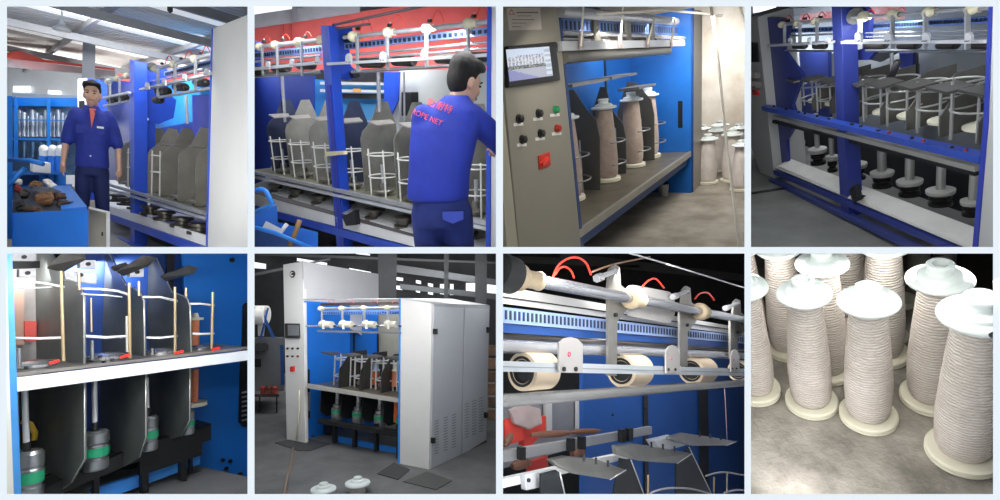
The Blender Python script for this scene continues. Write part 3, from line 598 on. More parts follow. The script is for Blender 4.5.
for k, px in enumerate((268, 288, 311, 336, 366, 396, 425, 458)):
    x = R2(px+2, ly(SL, px+2), y=0).x; c = V((x, .19, zs)); disc(T, c, .10, mat('spindle_steel2', '#8E8B84', .3, .8)); T.p('spindle', MB().cyl(c, c+V((0, 0, .3)), .018, n=12), M_steel)
    cage(T, c, .135, zs+.19, zs+.40, .007, mat('white_wire', '#E3E3DF', .35), rods=(-2.6, -.5), top=.05, a0=0, a1=2*PI)
    T.p('pulley', MB().lathe(c-V((0, .12, .22)), (0, 0, 1), [(0, 0), (.11, 0), (.11, .02), (.06, .03), (.06, .07), (.10, .08), (.10, .10), (0, .12)], 20), mat('oily_pulley', '#5C5850', .35, .6))
    T.p('guide_arm', MB().prism([(x-.12, .14, ztp-.0), (x+.06, .12, ztp-.03), (x+.10, .3, ztp-.02), (x-.02, .34, ztp+.01)], (0, 0, .012)), mat('arm_bright', '#A6A49C', .35, .6))
bar(T, R2, .62, ((354, 141), (490, 157)), 5, mat('rear_blue_beam', '#2747A8', .4), 'rear_beam', .03)
# azure machine seen through the gap
T = Thing(R2, 'winding_machine', 'azure machine with white rails seen through the gap behind the blue end plate', 'machine', R2(345, 125, d=7.5))
T.p('housing', dq(R2, [(311, 79), (384, 84), (384, 140), (311, 140)], 7.4, .3), mat('azure_back', '#2F86C4', .5, var=.15))
for y in (81.5, 89): T.p('white_rail', dq(R2, [(320, y), (384, y+1), (384, y+3.6), (320, y+3)], 7.1, .1), M_white)
T.p('dark_rail', dq(R2, [(326, 93), (384, 94), (384, 99), (326, 98)], 7.2, .1), M_dark); T.p('yellow_box', dq(R2, [(353, 88.5), (361, 88.5), (361, 92.5), (353, 92.5)], 6.9, .1), mat('ochre', '#D9A23A', .5))
# right end cabinet
T = Thing(R2, 'end_cabinet', 'light grey cabinet edge with blue corner strip beside the bending workman', 'cabinet', R2(491, 250, y=-.1))
T.p('body', MB().prism([R2(*p, y=-.1) for p in ((490, -4), (502, -4), (502, 256), (489.5, 256))], (0, .8, 0)), mat('cabinet_light2', '#D2D3D2', .5, var=.03))
T.p('blue_edge', MB().prism([R2(*p, y=-.11) for p in ((487.3, -4), (490.6, -4), (490, 256), (485.6, 256))], (0, .1, 0)), M_blue)
# blue cart with tools
T = Thing(R2, 'tool_cart', 'azure cart with pipe handle and tools, cut off at the frame below the white tray', 'cart', R2(275, 250, d=3.0))
T.p('handle', MB().tube([R2(250, 191.5, d=2.85), R2(262, 189, d=2.85), R2(266, 191, d=2.85), R2(272.5, 204, d=2.85), R2(268, 207, d=2.86), R2(250, 214.5, d=2.9)], .014, 10), M_azure)
T.p('rear_wall', dq(R2, [(250, 213), (277, 205), (279, 250), (250, 252)], 3.1, .02), mat('bin_blue', '#1F62C0', .5))
T.p('side_wall', dq(R2, [(277, 222), (318, 232), (318, 256), (277, 256)], 3.15, .02), mat('bin_blue', '#1F62C0'))
T.p('rim', MB().tube([R2(248, 225.5, d=2.8), R2(275, 232.5, d=2.8), R2(318, 251, d=2.8)], .012, 8), M_azure)
T.p('floor_sheet', dq(R2, [(250, 228), (310, 246), (310, 258), (250, 258)], 2.95, .02), mat('bin_dark', '#1B3C74', .6))
solo(R2, 'hammer', MB().tube([R2(299.5, 220.5, d=3.0), R2(297, 228, d=2.98), R2(290, 246, d=2.95)], [.016, .013, .017], 8), mat('brass_wood', '#8A6A3C', .5, var=.3), 'tool with a worn brownish handle standing in the azure cart', 'tool', R2(290, 246, d=2.95))
solo(R2, 'steel_sheet', dq(R2, [(266, 221), (284, 230), (280, 236), (262, 228)], 2.92, .01), mat('sheet_pale', '#C7CBD0', .4), 'pale steel sheet tilted in the azure cart', 'sheet', R2(266, 236, d=2.92))
solo(R2, 'scraper', MB().tube([R2(287, 224, d=2.96), R2(279, 234, d=2.93)], .012, 8), mat('scraper_pale', '#C9CDD2', .4), 'slim pale scraper beside the brown handled tool', 'tool', R2(279, 234, d=2.93))

# workman from behind
hp = R2(440, 190, d=3.0); yaw = 0
W_ = (R2.M @ hp); sc2 = 1.0
# figure frame built on the camera-facing vertical: faces away, slightly to the side
base = R2(449, 341, d=3.0); top = R2(462, 52, d=3.0)
fy = math.atan2(-(base.x-R2.c.x), base.y-R2.c.y)
T = Thing(R2, 'person', 'person seen from behind in royal blue workwear with red back lettering, leaning in', 'person', (base.x, base.y, base.z))
s2 = (top.z-base.z)/1.70
K = frame_to(base, fy+PI-.15, s2) @ Matrix.Diagonal((.84, .95, 1, 1))
# in this frame the figure looks along -y (into the machine)
M_j2 = mat('royal_workwear', '#1E35A8', .75, var=.22, scale=8, bump=.9, bscale=8)
hd = V((-.105, -.15, 1.41))
hM = K @ Matrix.Translation(hd) @ Matrix.Rotation(-.85, 4, 'Z') @ Matrix.Rotation(.35, 4, 'X')
body = head_parts(T, hM, 1.14)
A = {1: [V((.15, -.02, 1.33)), V((.17, -.26, 1.14)), V((.08, -.46, 1.08))], -1: [V((-.225, -.07, 1.33)), V((-.38, -.20, 1.17)), V((-.33, -.46, 1.12))]}
for sx in (1, -1):
    a = A[sx]; body = merge(body, xf(limb(a, [.05, .042, .030]), K), xf(hand(a[2], a[2]-a[1], 1.0, (-sx, 0, .3), (0, 0, -1), .6), K))
    body = merge(body, xf(limb([V((sx*.095, .04, .86)), V((sx*.11, -.01, .46)), V((sx*.115, .03, .08))], [.08, .056, .038]), K), xf(MB().ell((sx*.12, -.05, .045), .045, .12, .045), K))
body = merge(body, xf(sections([((0, .04, .84), .14, .10), ((-.02, 0, 1.1), .14, .10), ((-.05, -.05, 1.3), .15, .10), ((-.09, -.09, 1.42), .07, .06)]), K))
remesh(T.p('body', body, M_skin), .011, 2)
jk = sections([((.03, .05, .905), .20, .14), ((.03, .05, .94), .205, .14), ((.02, .03, 1.04), .20, .14), ((0, 0, 1.17), .215, .14), ((-.02, -.03, 1.28), .225, .135), ((-.06, -.06, 1.37), .19, .11), ((-.08, -.08, 1.42), .105, .085), ((-.09, -.095, 1.45), .075, .07)])
for sx in (1, -1):
    a = A[sx]; jk = merge(jk, limb([a[0]+V((-sx*.03, 0, 0)), a[0].lerp(a[1], .6), a[1]+V((0, .0, 0)), a[1].lerp(a[2], .4)], [.078, .078, .070, .062]))
j = remesh(T.p('jacket', xf(jk, K), M_j2), .013, 3)
# red lettering lies on the back
M_let = mat('red_lettering', '#E0556A', .7)
txt = []
for st_, o, e, size in (('鲁普耐特', (426, 104), (457, 115.5), 8.4), ('ROPE NET', (419, 116.5), (449, 129.5), 7.0)):
    o, e = R2(*o, d=2.75), R2(*e, d=2.75); r = (e-o).normalized(); n = (R2.c-o).normalized(); n = (n-r*n.dot(r)).normalized(); u = n.cross(r)
    txt.append((text_mesh(st_, pr(R2, o, size), o, r, u, M_let, T, 'lettering', j, 'LEFT', .001), n))
for t, n in txt: SHRINK.append((t, j, n))
tr = sections([((.01, .05, .76), .185, .13), ((.01, .05, .86), .185, .13), ((.02, .05, .95), .185, .125)])
for sx in (-1, 1): tr = merge(tr, limb([V((.01+sx*.095, .045, .82)), V((sx*.115, -.005, .45)), V((sx*.12, .03, .06))], [.112, .092, .075]))
trm = remesh(T.p('trousers', xf(tr, K), mat('workwear_trousers', '#21337E', .8, var=.3, scale=8, bump=.4, bscale=8)), .014, 3)
T.p('back_pocket', xf(MB().prism([(-.15, .17, .86), (-.02, .185, .86), (-.02, .19, .82), (-.085, .195, .80), (-.15, .18, .82)], (0, .01, 0)), K), mat('pocket_flap', '#3C50B8', .8), trm)
fill_lights(R2, 375, 1.9, (1.8, 2.5, 3.6, 5.2, 7.5))
# ================================================================ bay 3: control cabinet and loaded spindles
R3 = Room((.5488, .3318, .7672), (-.1214, .9397, -.3196), 579, 229, 3.3)
def plate_on(R, pix, y, th): return MB().prism([R(*p, y=y) for p in pix], (0, th, 0))
# --- cabinet
yc = -.03
T = Thing(R3, 'control_cabinet', 'warm grey control cabinet with touch screen, push buttons and red rotary switch', 'cabinet', R3(550, 247, y=yc))
cf = [R3(*p, y=yc) for p in ((496, -6), (557, -4), (582, 252), (519.5, 252))]
T.p('body', MB().prism(cf, (0, .5, 0)), M_warm, bevel=.006)
T.p('side_door', MB().prism([R3(*p, y=yc) for p in ((494, 60), (499, 60), (518.6, 252), (507, 252))], (0, .02, 0)), mat('pale_side_door', '#A9A592', .5, var=.05))
T.p('blue_edge', MB().prism([R3(*p, y=yc+.01) for p in ((557.2, -4), (559.5, -4), (584.5, 252), (582, 252))], (0, .5, 0)), mat('edge_navy', '#1F3F78', .4))
fr = T.p('screen_bezel', plate_on(R3, [(503.6, 46.8), (552, 42.4), (556.7, 80.6), (504.6, 88.2)], yc, -.025), M_black, bevel=.004)
def screen_mat():
    m = bpy.data.materials.new('lit_screen'); m.use_nodes = True; N = m.node_tree.nodes; L = m.node_tree.links
    b = N['Principled BSDF']; b.inputs['Base Color'].default_value = (.05, .05, .06, 1)
    a = N.new('ShaderNodeAttribute'); a.attribute_name = 'glow'; L.new(a.outputs['Color'], b.inputs['Emission Color']); b.inputs['Emission Strength'].default_value = .85
    return m
M_screen = screen_mat()
def grid_screen(T, q, cols, fn, under, name='screen', m=None):
    """a display panel of small cells; q = corners TL TR BR BL, fn(u,v) -> srgb hex of what the screen shows"""
    nx, ny = cols; vs = []; cl = []
    for j in range(ny+1):
        for i in range(nx+1):
            u, v = i/nx, j/ny; vs.append(q[0].lerp(q[1], u).lerp(q[3].lerp(q[2], u), v))
    fs = [(j*(nx+1)+i, (j+1)*(nx+1)+i, (j+1)*(nx+1)+i+1, j*(nx+1)+i+1) for j in range(ny) for i in range(nx)]
    mb = MB().add(vs, fs); me = mb.mesh(name, m or M_screen, T.b)
    ca = me.color_attributes.new('glow', 'FLOAT_COLOR', 'CORNER')
    for p in me.polygons:
        i = p.index % nx; j = p.index//nx; c = rgb(fn((i+.5)/nx, (j+.5)/ny))
        for li in p.loop_indices: ca.data[li].color = (*c, 1)
    return T.p(name, me, m, under)
def scr3(u, v):
    random.seed(int(u*40)*97+int(v*30))
    if u > .86: return '#B8C8DC' if int(v*12) % 2 else '#E4ECF4'
    if v < .26: return '#D6E4F6' if v < .2 or not .2 < u < .8 else ('#7E8FB0' if int(u*48) % 2 else '#D6E4F6')
    if v < .52: return random.choice(['#C9CDD6', '#AEB7C6', '#D8DAE0', '#8C98AC']) if int(u*40) % 3 else '#E6E8EE'
    if v < .66: return random.choice(['#4E5E58', '#76837C', '#9AA39C', '#3F4A48'])
    if v-.62 > u*.55: return '#8E93C4'
    return '#B9BECB'
q = [R3(*p, y=yc-.0262) for p in ((505.9, 49.6), (549.2, 46.4), (553, 75.6), (509.5, 81.6))]
grid_screen(T, q, (40, 28), scr3, fr)
st = T.p('notice_sticker', plate_on(R3, [(506.5, 7.8), (540, 7.8), (541.6, 29.5), (509, 30.5)], yc, -.001), mat('sticker', '#C9C0B4', .6, var=.08))
mb = MB()
for k, (x0, x1) in enumerate(((516, 538), (517, 531), (512, 534), (512, 526), (512, 521))):
    y = 12+k*3.6; mb.prism([R3(*p, y=yc-.0012) for p in ((x0, y), (x1, y), (x1, y+(1.1 if k == 0 else .6)), (x0, y+(1.1 if k == 0 else .6)))], (0, -.0008, 0))
T.p('notice_text', mb, mat('ink_grey', '#6A625C', .7), st)
T.p('notice_emblem', MB().tube([R3(*p, y=yc-.002) for p in ((511.5, 9.5), (508.6, 14.2), (514.6, 14.2))], .0022, 5, True), mat('emblem_red', '#B0402C', .6), st)
for k, (x, y, c) in enumerate([(518.2, 119, M_black), (537.7, 113.6, M_black), (554.6, 109.7, M_green), (521.6, 139.5, M_black), (539.8, 133.5, M_black), (556.4, 128.4, mat('brick_red', '#A8321F', .4))]):
    c0 = R3(x, y, y=yc); b = T.p('push_button', MB().lathe(c0, (0, -1, 0), [(.024, 0), (.024, .008), (.019, .010), (.019, .026), (.012, .03), (0, .03)], 18), c)
    T.p('button_label', plate_on(R3, [(x-4.6, y+4.2), (x+4.8, y+3.4), (x+5, y+6.4), (x-4.4, y+7.3)], yc, -.001), M_paper)
sw = T.p('switch_plate', plate_on(R3, [(537.5, 155.5), (548.8, 151.5), (550, 165.5), (538.6, 170)], yc, -.008), mat('switch_red', '#C23A28', .4), bevel=.003)
T.p('switch_knob', MB().beam(R3(541, 164.5, y=yc-.012), R3(547, 158, y=yc-.012), .018, .03, (0, -1, 0)), mat('knob_red', '#F0453A', .35), sw)

# --- machine frame
T = Thing(R3, 'twisting_machine', 'blue yarn twisting machine with loaded spools on its steel shelf, beside the grey control cabinet', 'machine', R3(620, 200, z=0))
X1 = R3(689, 153.5, y=0).x
zf = R3(690, 192, y=0).z
yb = .62
xl = -.35
T.p('shelf', MB().box((xl, 0, -.035), (X1, yb, 0)), mat('oiled_shelf', '#7C7565', .45, .4, var=.35, scale=5))
T.p('shelf_rail', MB().beam((xl, -.012, -.02), (X1, -.012, -.02), .025, .055), mat('rail_worn', '#A9A698', .4, .5))
T.p('lower_beam', MB().box((xl, .02, -.14), (X1, .05, -.06)), mat('beam_navy', '#22406E', .5))
T.p('back_panel', MB().box((xl-.3, yb, zf), (X1+.7, yb+.03, 1.35)), mat('panel_blue', '#1C63B4', .4, var=.12, scale=3))
ep = T.p('end_panel', MB().box((X1, -.02, zf), (X1+.02, yb, R3(686, 8, y=0).z)), mat('end_blue', '#1B62B2', .35, var=.12))
for a, b in (((604, 57), (607.5, 98)), ((636, 62), (640, 92)), ((650, 62), (653, 80))):
    p0 = R3(*a, y=yb-.006); p1 = R3(*b, y=yb-.006); T.p('panel_slot', MB().box((p0.x, yb-.008, p1.z), (p1.x, yb, p0.z)), M_black)
T.p('panel_slot', MB().prism([R3(*p, x=X1-.004) for p in ((678, 101), (682.5, 101), (682.5, 128), (678, 128))], (.003, 0, 0)), M_black)
def H(y, a, b): return R3(*a, y=y), R3(*b, y=y)
p = H(-.05, (560, 11.3), (676, 21.5)); T.p('feed_pole', MB().cyl(p[0], p[1], .032), M_steel)
p = H(.0, (559, 40), (684, 44)); T.p('roller_rod', MB().cyl(p[0], p[1], .016), M_chrome)
p = H(.0, (558, 33), (684, 38)); T.p('guide_rod', MB().cyl(p[0], p[1], .018), M_chrome)
p = H(.12, (558, 25), (680, 31)); T.p('slotted_rail', MB().beam(p[0], p[1], .02, .085), mat('slotted_blue', '#5E7CB4', .4))
mb = MB()
for i in range(44):
    c = p[0].lerp(p[1], (i+.5)/44); mb.box(c+V((-.012, -.013, -.026)), c+V((.012, -.0095, .026)))
T.p('slot_pattern', mb, mat('slot_dark', '#1E2A44', .6))
p = H(-.06, (560, 46.4), (683, 43)); T.p('plate_rail', MB().beam(p[0], p[1], .03, .05), M_alu)
p = H(-.03, (563, 57.5), (668, 50.5)); T.p('round_beam', MB().cyl(p[0], p[1], .035), mat('worn_tube', '#8E8C84', .35, .7))
for x in (566, 602, 629, 657):
    cone(T, R3, -.05, ((560, 11.3), (676, 21.5)), x, 5.6-(x-566)*.022, mat('aged_cone', '#B9B296', .5))
for x, y0, y1 in ((594.5, 14, 57), (627.5, 17, 54), (651.5, 19, 52)):
    a = R3(x, y0, y=-.01); b = R3(x, y1, y=-.01); T.p('hanger', MB().beam(a, V((a.x, a.y, b.z)), .02, .09, (1, 0, 0)), mat('hanger_grey', '#77766E', .45, .5))
for x in (569, 591, 610, 624, 641, 655):
    c = R3(x, 46.5-(x-560)*.03, y=.03)
    T.p('roller', MB().lathe(c+V((-.11, 0, 0)), (1, 0, 0), [(0, 0), (.03, 0), (.055, .01), (.055, .2), (.03, .21), (0, .21)], 18), mat('rubber_dark', '#4A4438', .55, var=.3))
for x in (580.5, 619.5, 647.5, 671):
    c = R3(x, 43.5, y=-.08); w = .024
    T.p('nameplate', MB().prism([c+V((sx*w, 0, sz)) for sx, sz in ((-1, -.03), (1, -.03), (1, .035), (.5, .055), (-.5, .055), (-1, .035))], (0, -.012, 0)), mat('plate_pink', '#B9A7A2', .45, .3))
for a, b, x0 in (((566, 90), (600, 194), 1.05), ((600, 87), (626, 180), 1.72), ((627, 82), (654.5, 160), 2.3)):
    pass; s = (b[0]-a[0])/34
    o = [(b[0], b[1]), (b[0]-.3, b[1]-56*s), (b[0]-4*s, b[1]-74*s), (b[0]-13*s, b[1]-84*s), (b[0]-20*s, b[1]-94*s), (a[0]+8*s, a[1]), (a[0], a[1]), (a[0]-12*s, a[1]+30), (a[0]-12*s, b[1]+4)]
    T.p('separator_plate', MB().prism([R3(*q, x=x0) for q in o], (.012, 0, 0)), mat('sep_grey', '#62625C', .42, .45, var=.15))
for (a, b, x) in (((566, 88), (604, 86), 0), ((606, 80), (632, 80), 0), ((634, 90), (651, 88), 0)):
    c = R3(*a, y=.2); d = R3(*b, y=.2); T.p('yarn_guide_arm', MB().box(c+V((0, -.05, 0)), V((d.x, .35, c.z+.02))), mat('arm_grey', '#8F8E88', .4, .6))
# rings: two around every spool, on a thin upright rod
spots = [(571, 200, 'mostly hidden behind the control cabinet edge', .9), (607.5, 181, 'first complete one beside the control cabinet', 1), (633.5, 166.5, 'in the middle of the shelf row', 1), (649.5, 157.5, 'farthest along the shelf towards the blue end panel', 1)]
G3 = 'pinkish yarn spools on the machine shelf'
M_pink = yarn_mat('pinkish_yarn', '#CDBBAD', '#BBA99B', 700, 1.5)
for i, (x, y, l, k) in enumerate(spots):
    d = R3.px(R3(x, y, z=0))[2]
    spool(R3, x, y, 'pinkish yarn spool on the steel shelf, '+l, G3, 1.85, 0, kr=.9, yarn=M_pink)
    b = R3(x, y, z=0)
    for h in (.17, .36): T.p('guard_ring', MB().ring(b+V((0, 0, h)), .17, .007, 26, a0=-2.5, a1=1.9), mat('ring_grey', '#9B9C98', .3, .6))
    T.p('ring_rod', MB().cyl(b+V((.17, -.03, 0)), b+V((.17, -.03, .45)), .007, n=8), M_steel)
# end tower
T = Thing(R3, 'end_cabinet', 'narrow grey end cabinet with a blue inner edge, closing the far end of the machine', 'cabinet', R3(694, 190, y=0))
T.p('front_panel', MB().box((X1+.06, -.03, zf), (R3(701.8, 100, y=-.03).x, .6, R3(690, 10, y=0).z)), mat('end_grey', '#8B877C', .4, var=.06), bevel=.004)
T.p('blue_edge', MB().box((X1+.022, -.035, zf), (X1+.058, .6, R3(686, 8, y=0).z)), mat('end_edge', '#123C78', .4))
# floor, wall
struct(R3, 'floor_cabinet_bay', poly(R3, [(490, 262), (760, 262), (760, 128), (490, 128)], (0, 0, -.05), z=zf), mat('swept_concrete', '#A39C8F', .75, col2='#787163', scale=3, bump=.15))
wl = R3(706, 128, z=zf)
struct(R3, 'wall_cabinet_bay', poly(R3, [(600, -4), (760, -4), (760, 150), (600, 150)], (.1, 0, 0), x=wl.x), mat('stained_plaster', '#C4C0B9', .85, col2='#A59C8E', scale=1.6, bump=.1))
# bucket
b = R3(663.5, 196, z=zf); d = R3.px(b)[2]; r = 5.3*d/500
T = Thing(R3, 'bucket', 'small grey white bucket standing on the dark floor beneath the machine shelf', 'bucket', b)
T.p('pail', MB().lathe(b, (0, 0, 1), [(0, 0), (r*.8, 0), (r, r*2.3), (r*1.05, r*2.35), (r*.95, r*2.35), (r*.75, .02), (0, .02)], 24), mat('pail_grey', '#A3A39D', .4))
# spools on the floor
G = 'cream yarn spools standing on the floor by the end cabinet'
for x, y, w, l in [(707.5, 183, 17.5, 'closest to the grey end cabinet'), (731.5, 181, 18.5, 'in front, touched by the long white cord'), (716.5, 171, 16, 'in the gap behind the two front ones'),
                (741, 190, 18, 'cut off by the frame edge'), (719.5, 163, 15, 'at the back, directly behind the gap'), (738, 166, 15, 'at the back under the stained wall'), (702.5, 164, 14, 'mostly hidden by the end cabinet')]:
    d = R3.px(R3(x, y, z=zf))[2]; k = w*d/500/.142
    spool(R3, x, y, 'cream yarn spool on the floor, '+l, G, k, zf, kr=1.15)
# cords
def cord(R, pts, r, l, m=M_cordw, nm='cord', cat='cord', g=None): solo(R, nm, MB().tube(pts, r, 8), m, l, cat, pts[-1], g)
cord(R3, [R3(710.5, 3, d=2.2), R3(717, 45, d=2.25), R3(724, 122, d=2.3), R3(733, 196, d=2.35), R3(739.5, 249, d=2.4)], .0065, 'long white cord hanging down past the floor spools')
cord(R3, [R3(596, 14, d=3.0), R3(640, 12, d=3.1), R3(662, 9.5, d=3.2), R3(722, 15.5, d=3.3)], .008, 'white cord running across above the end cabinet top')
cord(R3, [R3(739.5, 3, d=2.5), R3(742, 14, d=2.5), R3(745.5, 24, d=2.5)], .007, 'short piece of white cord crossing the upper wall corner')
for x0, y0, x1, y1, l in ((583.5, 4, 581, 46, 'nearest the touch screen cabinet'), (623, 4, 620.5, 44, 'at the second nameplate'), (654, 18, 647.8, 44, 'at the third nameplate'), (675, 19, 671, 42, 'nearest the end cabinet')):
    a = R3(x0, y0, y=-.12); b = R3(x1, y1, y=-.12); cord(R3, [a, a.lerp(b, .5), b], .006, 'white yarn strand running down to the plate rail, '+l, nm='yarn_strand', cat='yarn', g='yarn strands above the plate rail')
fill_lights(R3, 640, .9, (1.6, 2.3, 3.2, 4.4), (1, .95, .88)); fill_lights(R3, 715, .8, (4.5, 6.5, 8.5), (1, .97, .94), 2)
# ================================================================ bay 4: long machine seen along its front, dim light
R4 = Room((-.0457, -.3677, -.9288), (-.2705, .8996, -.3428), 839, 125, 3.6)
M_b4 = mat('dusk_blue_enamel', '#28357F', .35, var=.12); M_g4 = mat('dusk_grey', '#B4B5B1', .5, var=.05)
zf4 = R4(776, 180, y=0).z
struct(R4, 'floor_long_machine_bay', poly(R4, [(745, 256), (998, 256), (998, 225), (900, 190), (772, 130), (745, 130)], (0, 0, -.05), z=zf4), mat('grey_shop_floor', '#7B7C78', .7, col2='#62635F', scale=2, bump=.1))
struct(R4, 'wall_dim_hall', dq(R4, [(745, -4), (1000, -4), (1000, 256), (745, 256)], 12, .1), mat('dim_hall', '#6E7680', .8))
struct(R4, 'window_1', dq(R4, [(753, 4), (776, 4), (776, 13), (753, 13)], 9.5, .05), mat('window_glow', '#FBFDFF'))
struct(R4, 'trim_hall_beam_1', dq(R4, [(750, 13), (840, 4), (840, 10), (750, 20)], 9.0, .2), mat('hall_beam', '#8E939A', .6))
struct(R4, 'wall_red_shed', dq(R4, [(800, 5), (905, 3), (905, 19), (800, 22)], 9.2, .1), mat('shed_mixed', '#A98C90', .7, col2='#8A3C40', scale=5))
T = Thing(R4, 'twisting_machine', 'long dark blue twisting machine with guard cages above its blue beam, on empty grey floor', 'machine', R4(840, 215, y=0))
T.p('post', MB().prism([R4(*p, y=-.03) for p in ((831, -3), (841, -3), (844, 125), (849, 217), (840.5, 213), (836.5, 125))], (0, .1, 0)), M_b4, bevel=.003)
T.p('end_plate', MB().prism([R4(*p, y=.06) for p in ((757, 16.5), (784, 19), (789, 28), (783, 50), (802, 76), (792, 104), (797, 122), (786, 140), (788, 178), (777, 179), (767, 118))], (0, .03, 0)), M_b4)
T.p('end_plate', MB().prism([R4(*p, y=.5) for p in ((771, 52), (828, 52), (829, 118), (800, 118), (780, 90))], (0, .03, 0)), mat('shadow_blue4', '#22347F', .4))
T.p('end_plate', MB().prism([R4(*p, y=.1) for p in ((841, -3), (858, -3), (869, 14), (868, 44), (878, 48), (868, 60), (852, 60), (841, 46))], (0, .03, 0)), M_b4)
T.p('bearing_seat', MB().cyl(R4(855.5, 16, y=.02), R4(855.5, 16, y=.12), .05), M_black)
T.p('back_cabinet', MB().prism([R4(*p, y=1.0) for p in ((822, 54), (990, 50), (990, 150), (822, 150))], (0, .03, 0)), mat('back_grey4', '#8E9498', .5, var=.06))
T.p('side_plate', MB().prism([R4(*p, y=.9) for p in ((899, 53), (913, 53), (913, 125), (905, 125))], (0, .03, 0)), M_b4)
T.p('side_plate', MB().prism([R4(*p, y=.85) for p in ((862, 53), (898, 52), (880, 62), (862, 58))], (0, .03, 0)), M_dark)
T.p('lower_back_panel', MB().prism([R4(*p, y=.75) for p in ((775, 112), (985, 165), (985, 240), (775, 165))], (0, .03, 0)), mat('black_back', '#1A1B20', .6))
PA, PB = ((779, 25), (832, 19.5)), ((852, 17.5), (990, 8))
RA, RB = ((769, 45.5), (833, 42)), ((843, 42), (990, 40.5)); LA, LB = ((785, 50.5), (833, 51)), ((866, 50.5), (990, 51.8))
for L in (PA, PB): rod(T, R4, 0, L, 1.7, M_steel, 'feed_pole')
for L, w in ((RA, 1.9), (RB, 3.2)): bar(T, R4, -.05, L, w, M_alu, 'plate_rail')
for L, w in ((LA, 1), (LB, 1.5)): rod(T, R4, 0, L, w, mat('beam_steel4', '#7E8288', .3, .8), 'round_beam')
for L, w, n in ((((785, 31), (832, 29)), 4, 14), (((868, 26.5), (990, 19.5)), 5.5, 40)):
    s = bar(T, R4, .15, L, w, mat('slotted_blue4', '#5C7FCB', .4), 'slotted_rail', .02); slots(T, R4, .135, L, w*.55, n, mat('slot_dark', '#1E2A44'), s)
for L in (((785, 36), (832, 34)), ((866, 33), (990, 30)), ((866, 37), (990, 34.5))): rod(T, R4, .08, L, .9, M_chrome, 'guide_rod')
for x, r in ((781.8, 3.1), (797.4, 3.4), (815.6, 3.8)): cone(T, R4, 0, PA, x, r, M_cream)
for x, r in ((863.7, 5), (892.7, 5), (929, 5), (972, 5.2)): cone(T, R4, 0, PB, x, r, M_cream)
for x in (784.5, 800, 817): hangerp(T, R4, -.02, x, ly(PA, x), 45, 1.4, M_steel)
for x in (860, 892.5, 925.5, 967.5): hangerp(T, R4, -.02, x, ly(PB, x), 49, 2.4, M_steel)
for x in (791, 810.4, 829): nameplate(T, R4, -.09, x, 40.3, 1.6, 3, M_alu)
for x in (860, 890, 927.8, 970.7): nameplate(T, R4, -.09, x, 37, 3.2, 5.2, M_alu)
for x in (800, 820): rollerp(T, R4, .03, x, 46, 6, 3)
for x in (876, 909, 948, 983): rollerp(T, R4, .03, x, 45, 10, 4)
for x in (785, 802, 818): hose(T, R4, .05, x, ly(PA, x)-3, x+8, ly(PA, x)-4, 5, .4); clampp(T, R4, .05, x+3, ly(PA, x)-4, 1.8)
for x in (866, 897, 935, 975): hose(T, R4, .05, x, ly(PB, x)-3, x+9, ly(PB, x)-3, 4, .5); clampp(T, R4, .05, x-5, ly(PB, x)-1, 2)
rod(T, R4, .35, ((891.5, 53), (892.5, 82)), 1.6, M_steel, 'upright_tube'); rod(T, R4, .35, ((798, 52), (800, 77)), .8, M_steel, 'upright_tube'); rod(T, R4, .5, ((917, 53), (918, 100)), 1.2, M_dark, 'upright_tube')
T.p('lever', MB().tube([R4(898, 61, y=.2), R4(893, 74, y=.2), R4(888, 80, y=.2)], .02, 8), M_black)
# middle beam with indicator knobs
BL = ((765, 107.5), (986, 158.5)); bb = bar(T, R4, -.06, BL, 5.5, mat('mid_beam_blue', '#2A48A6', .35), 'middle_beam', .06)
a, b = R4(*BL[0], y=-.06), R4(*BL[1], y=-.06)
for k, px in enumerate((774, 786, 799, 805, 817, 829, 852, 861, 878, 889, 912, 923.5, 952, 966)):
    c = R4(px, ly(BL, px)-2.8, y=-.09); r = pr(R4, c, 1.3+.4*(px > 840)); T.p('knob', MB().lathe(c, (0, 0, 1), [(0, 0), (r, 0), (r, r), (r*.5, r*1.3), (0, r*1.4)], 12), (M_black, mat('knob_dark_red', '#8C2A2A', .4))[k % 2 and px > 885], bb)
bar(T, R4, -.02, ((775, 116.5), (980, 168)), 4, mat('worn_alu4', '#B2B1A8', .4, .4), 'shelf_rail', .05)
bar(T, R4, .02, ((775, 121), (980, 173)), 3, M_dark, 'shelf_rail', .05)
zs = R4(860, 124, y=0).z
SL = ((765, 104), (985, 155))
# cages, discs and separators
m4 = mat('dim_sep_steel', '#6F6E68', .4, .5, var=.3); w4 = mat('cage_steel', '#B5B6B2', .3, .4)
sp = [(792, 106, 74), (808, 110, 74), (827, 114, 75), (853, 120, 76), (876, 127, 77), (905, 134, 78), (938, 141, 80), (972, 148, 82)]
for k, (px, py, ty) in enumerate(sp):
    x = R4(px, ly(SL, px), y=0).x; z0 = R4(px, ly(SL, px)+2, y=0).z; y0 = .10; c = V((x, .24, z0)); r = .15
    zc = R4(px, ty+ (22 if px < 860 else 26), y=.15).z
    cage(T, c, r, zc-.0, zc+.11, .006, w4, rods=(-2.6, -.9, -1.9), a0=0, a1=2*PI, top=.05)
    T.p('spindle_disc', MB().lathe(c+V((0, 0, .02)), (0, 0, 1), [(0, 0), (.05, 0), (.1, .02), (.1, .035), (.05, .045), (.04, .07), (0, .07)], 20), M_ivory)
    zt = R4(px, ty, y=.2).z
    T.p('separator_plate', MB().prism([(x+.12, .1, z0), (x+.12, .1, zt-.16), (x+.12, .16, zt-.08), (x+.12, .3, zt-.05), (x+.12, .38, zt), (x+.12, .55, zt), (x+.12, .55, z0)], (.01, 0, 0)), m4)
    T.p('guide_arm', MB().prism([(x-.16, .04, zt), (x+.02, .02, zt-.01), (x+.06, .13, zt), (x-.10, .15, zt+.01)], (0, 0, .015)), mat('arm_dim', '#5E5C57', .35, .6))
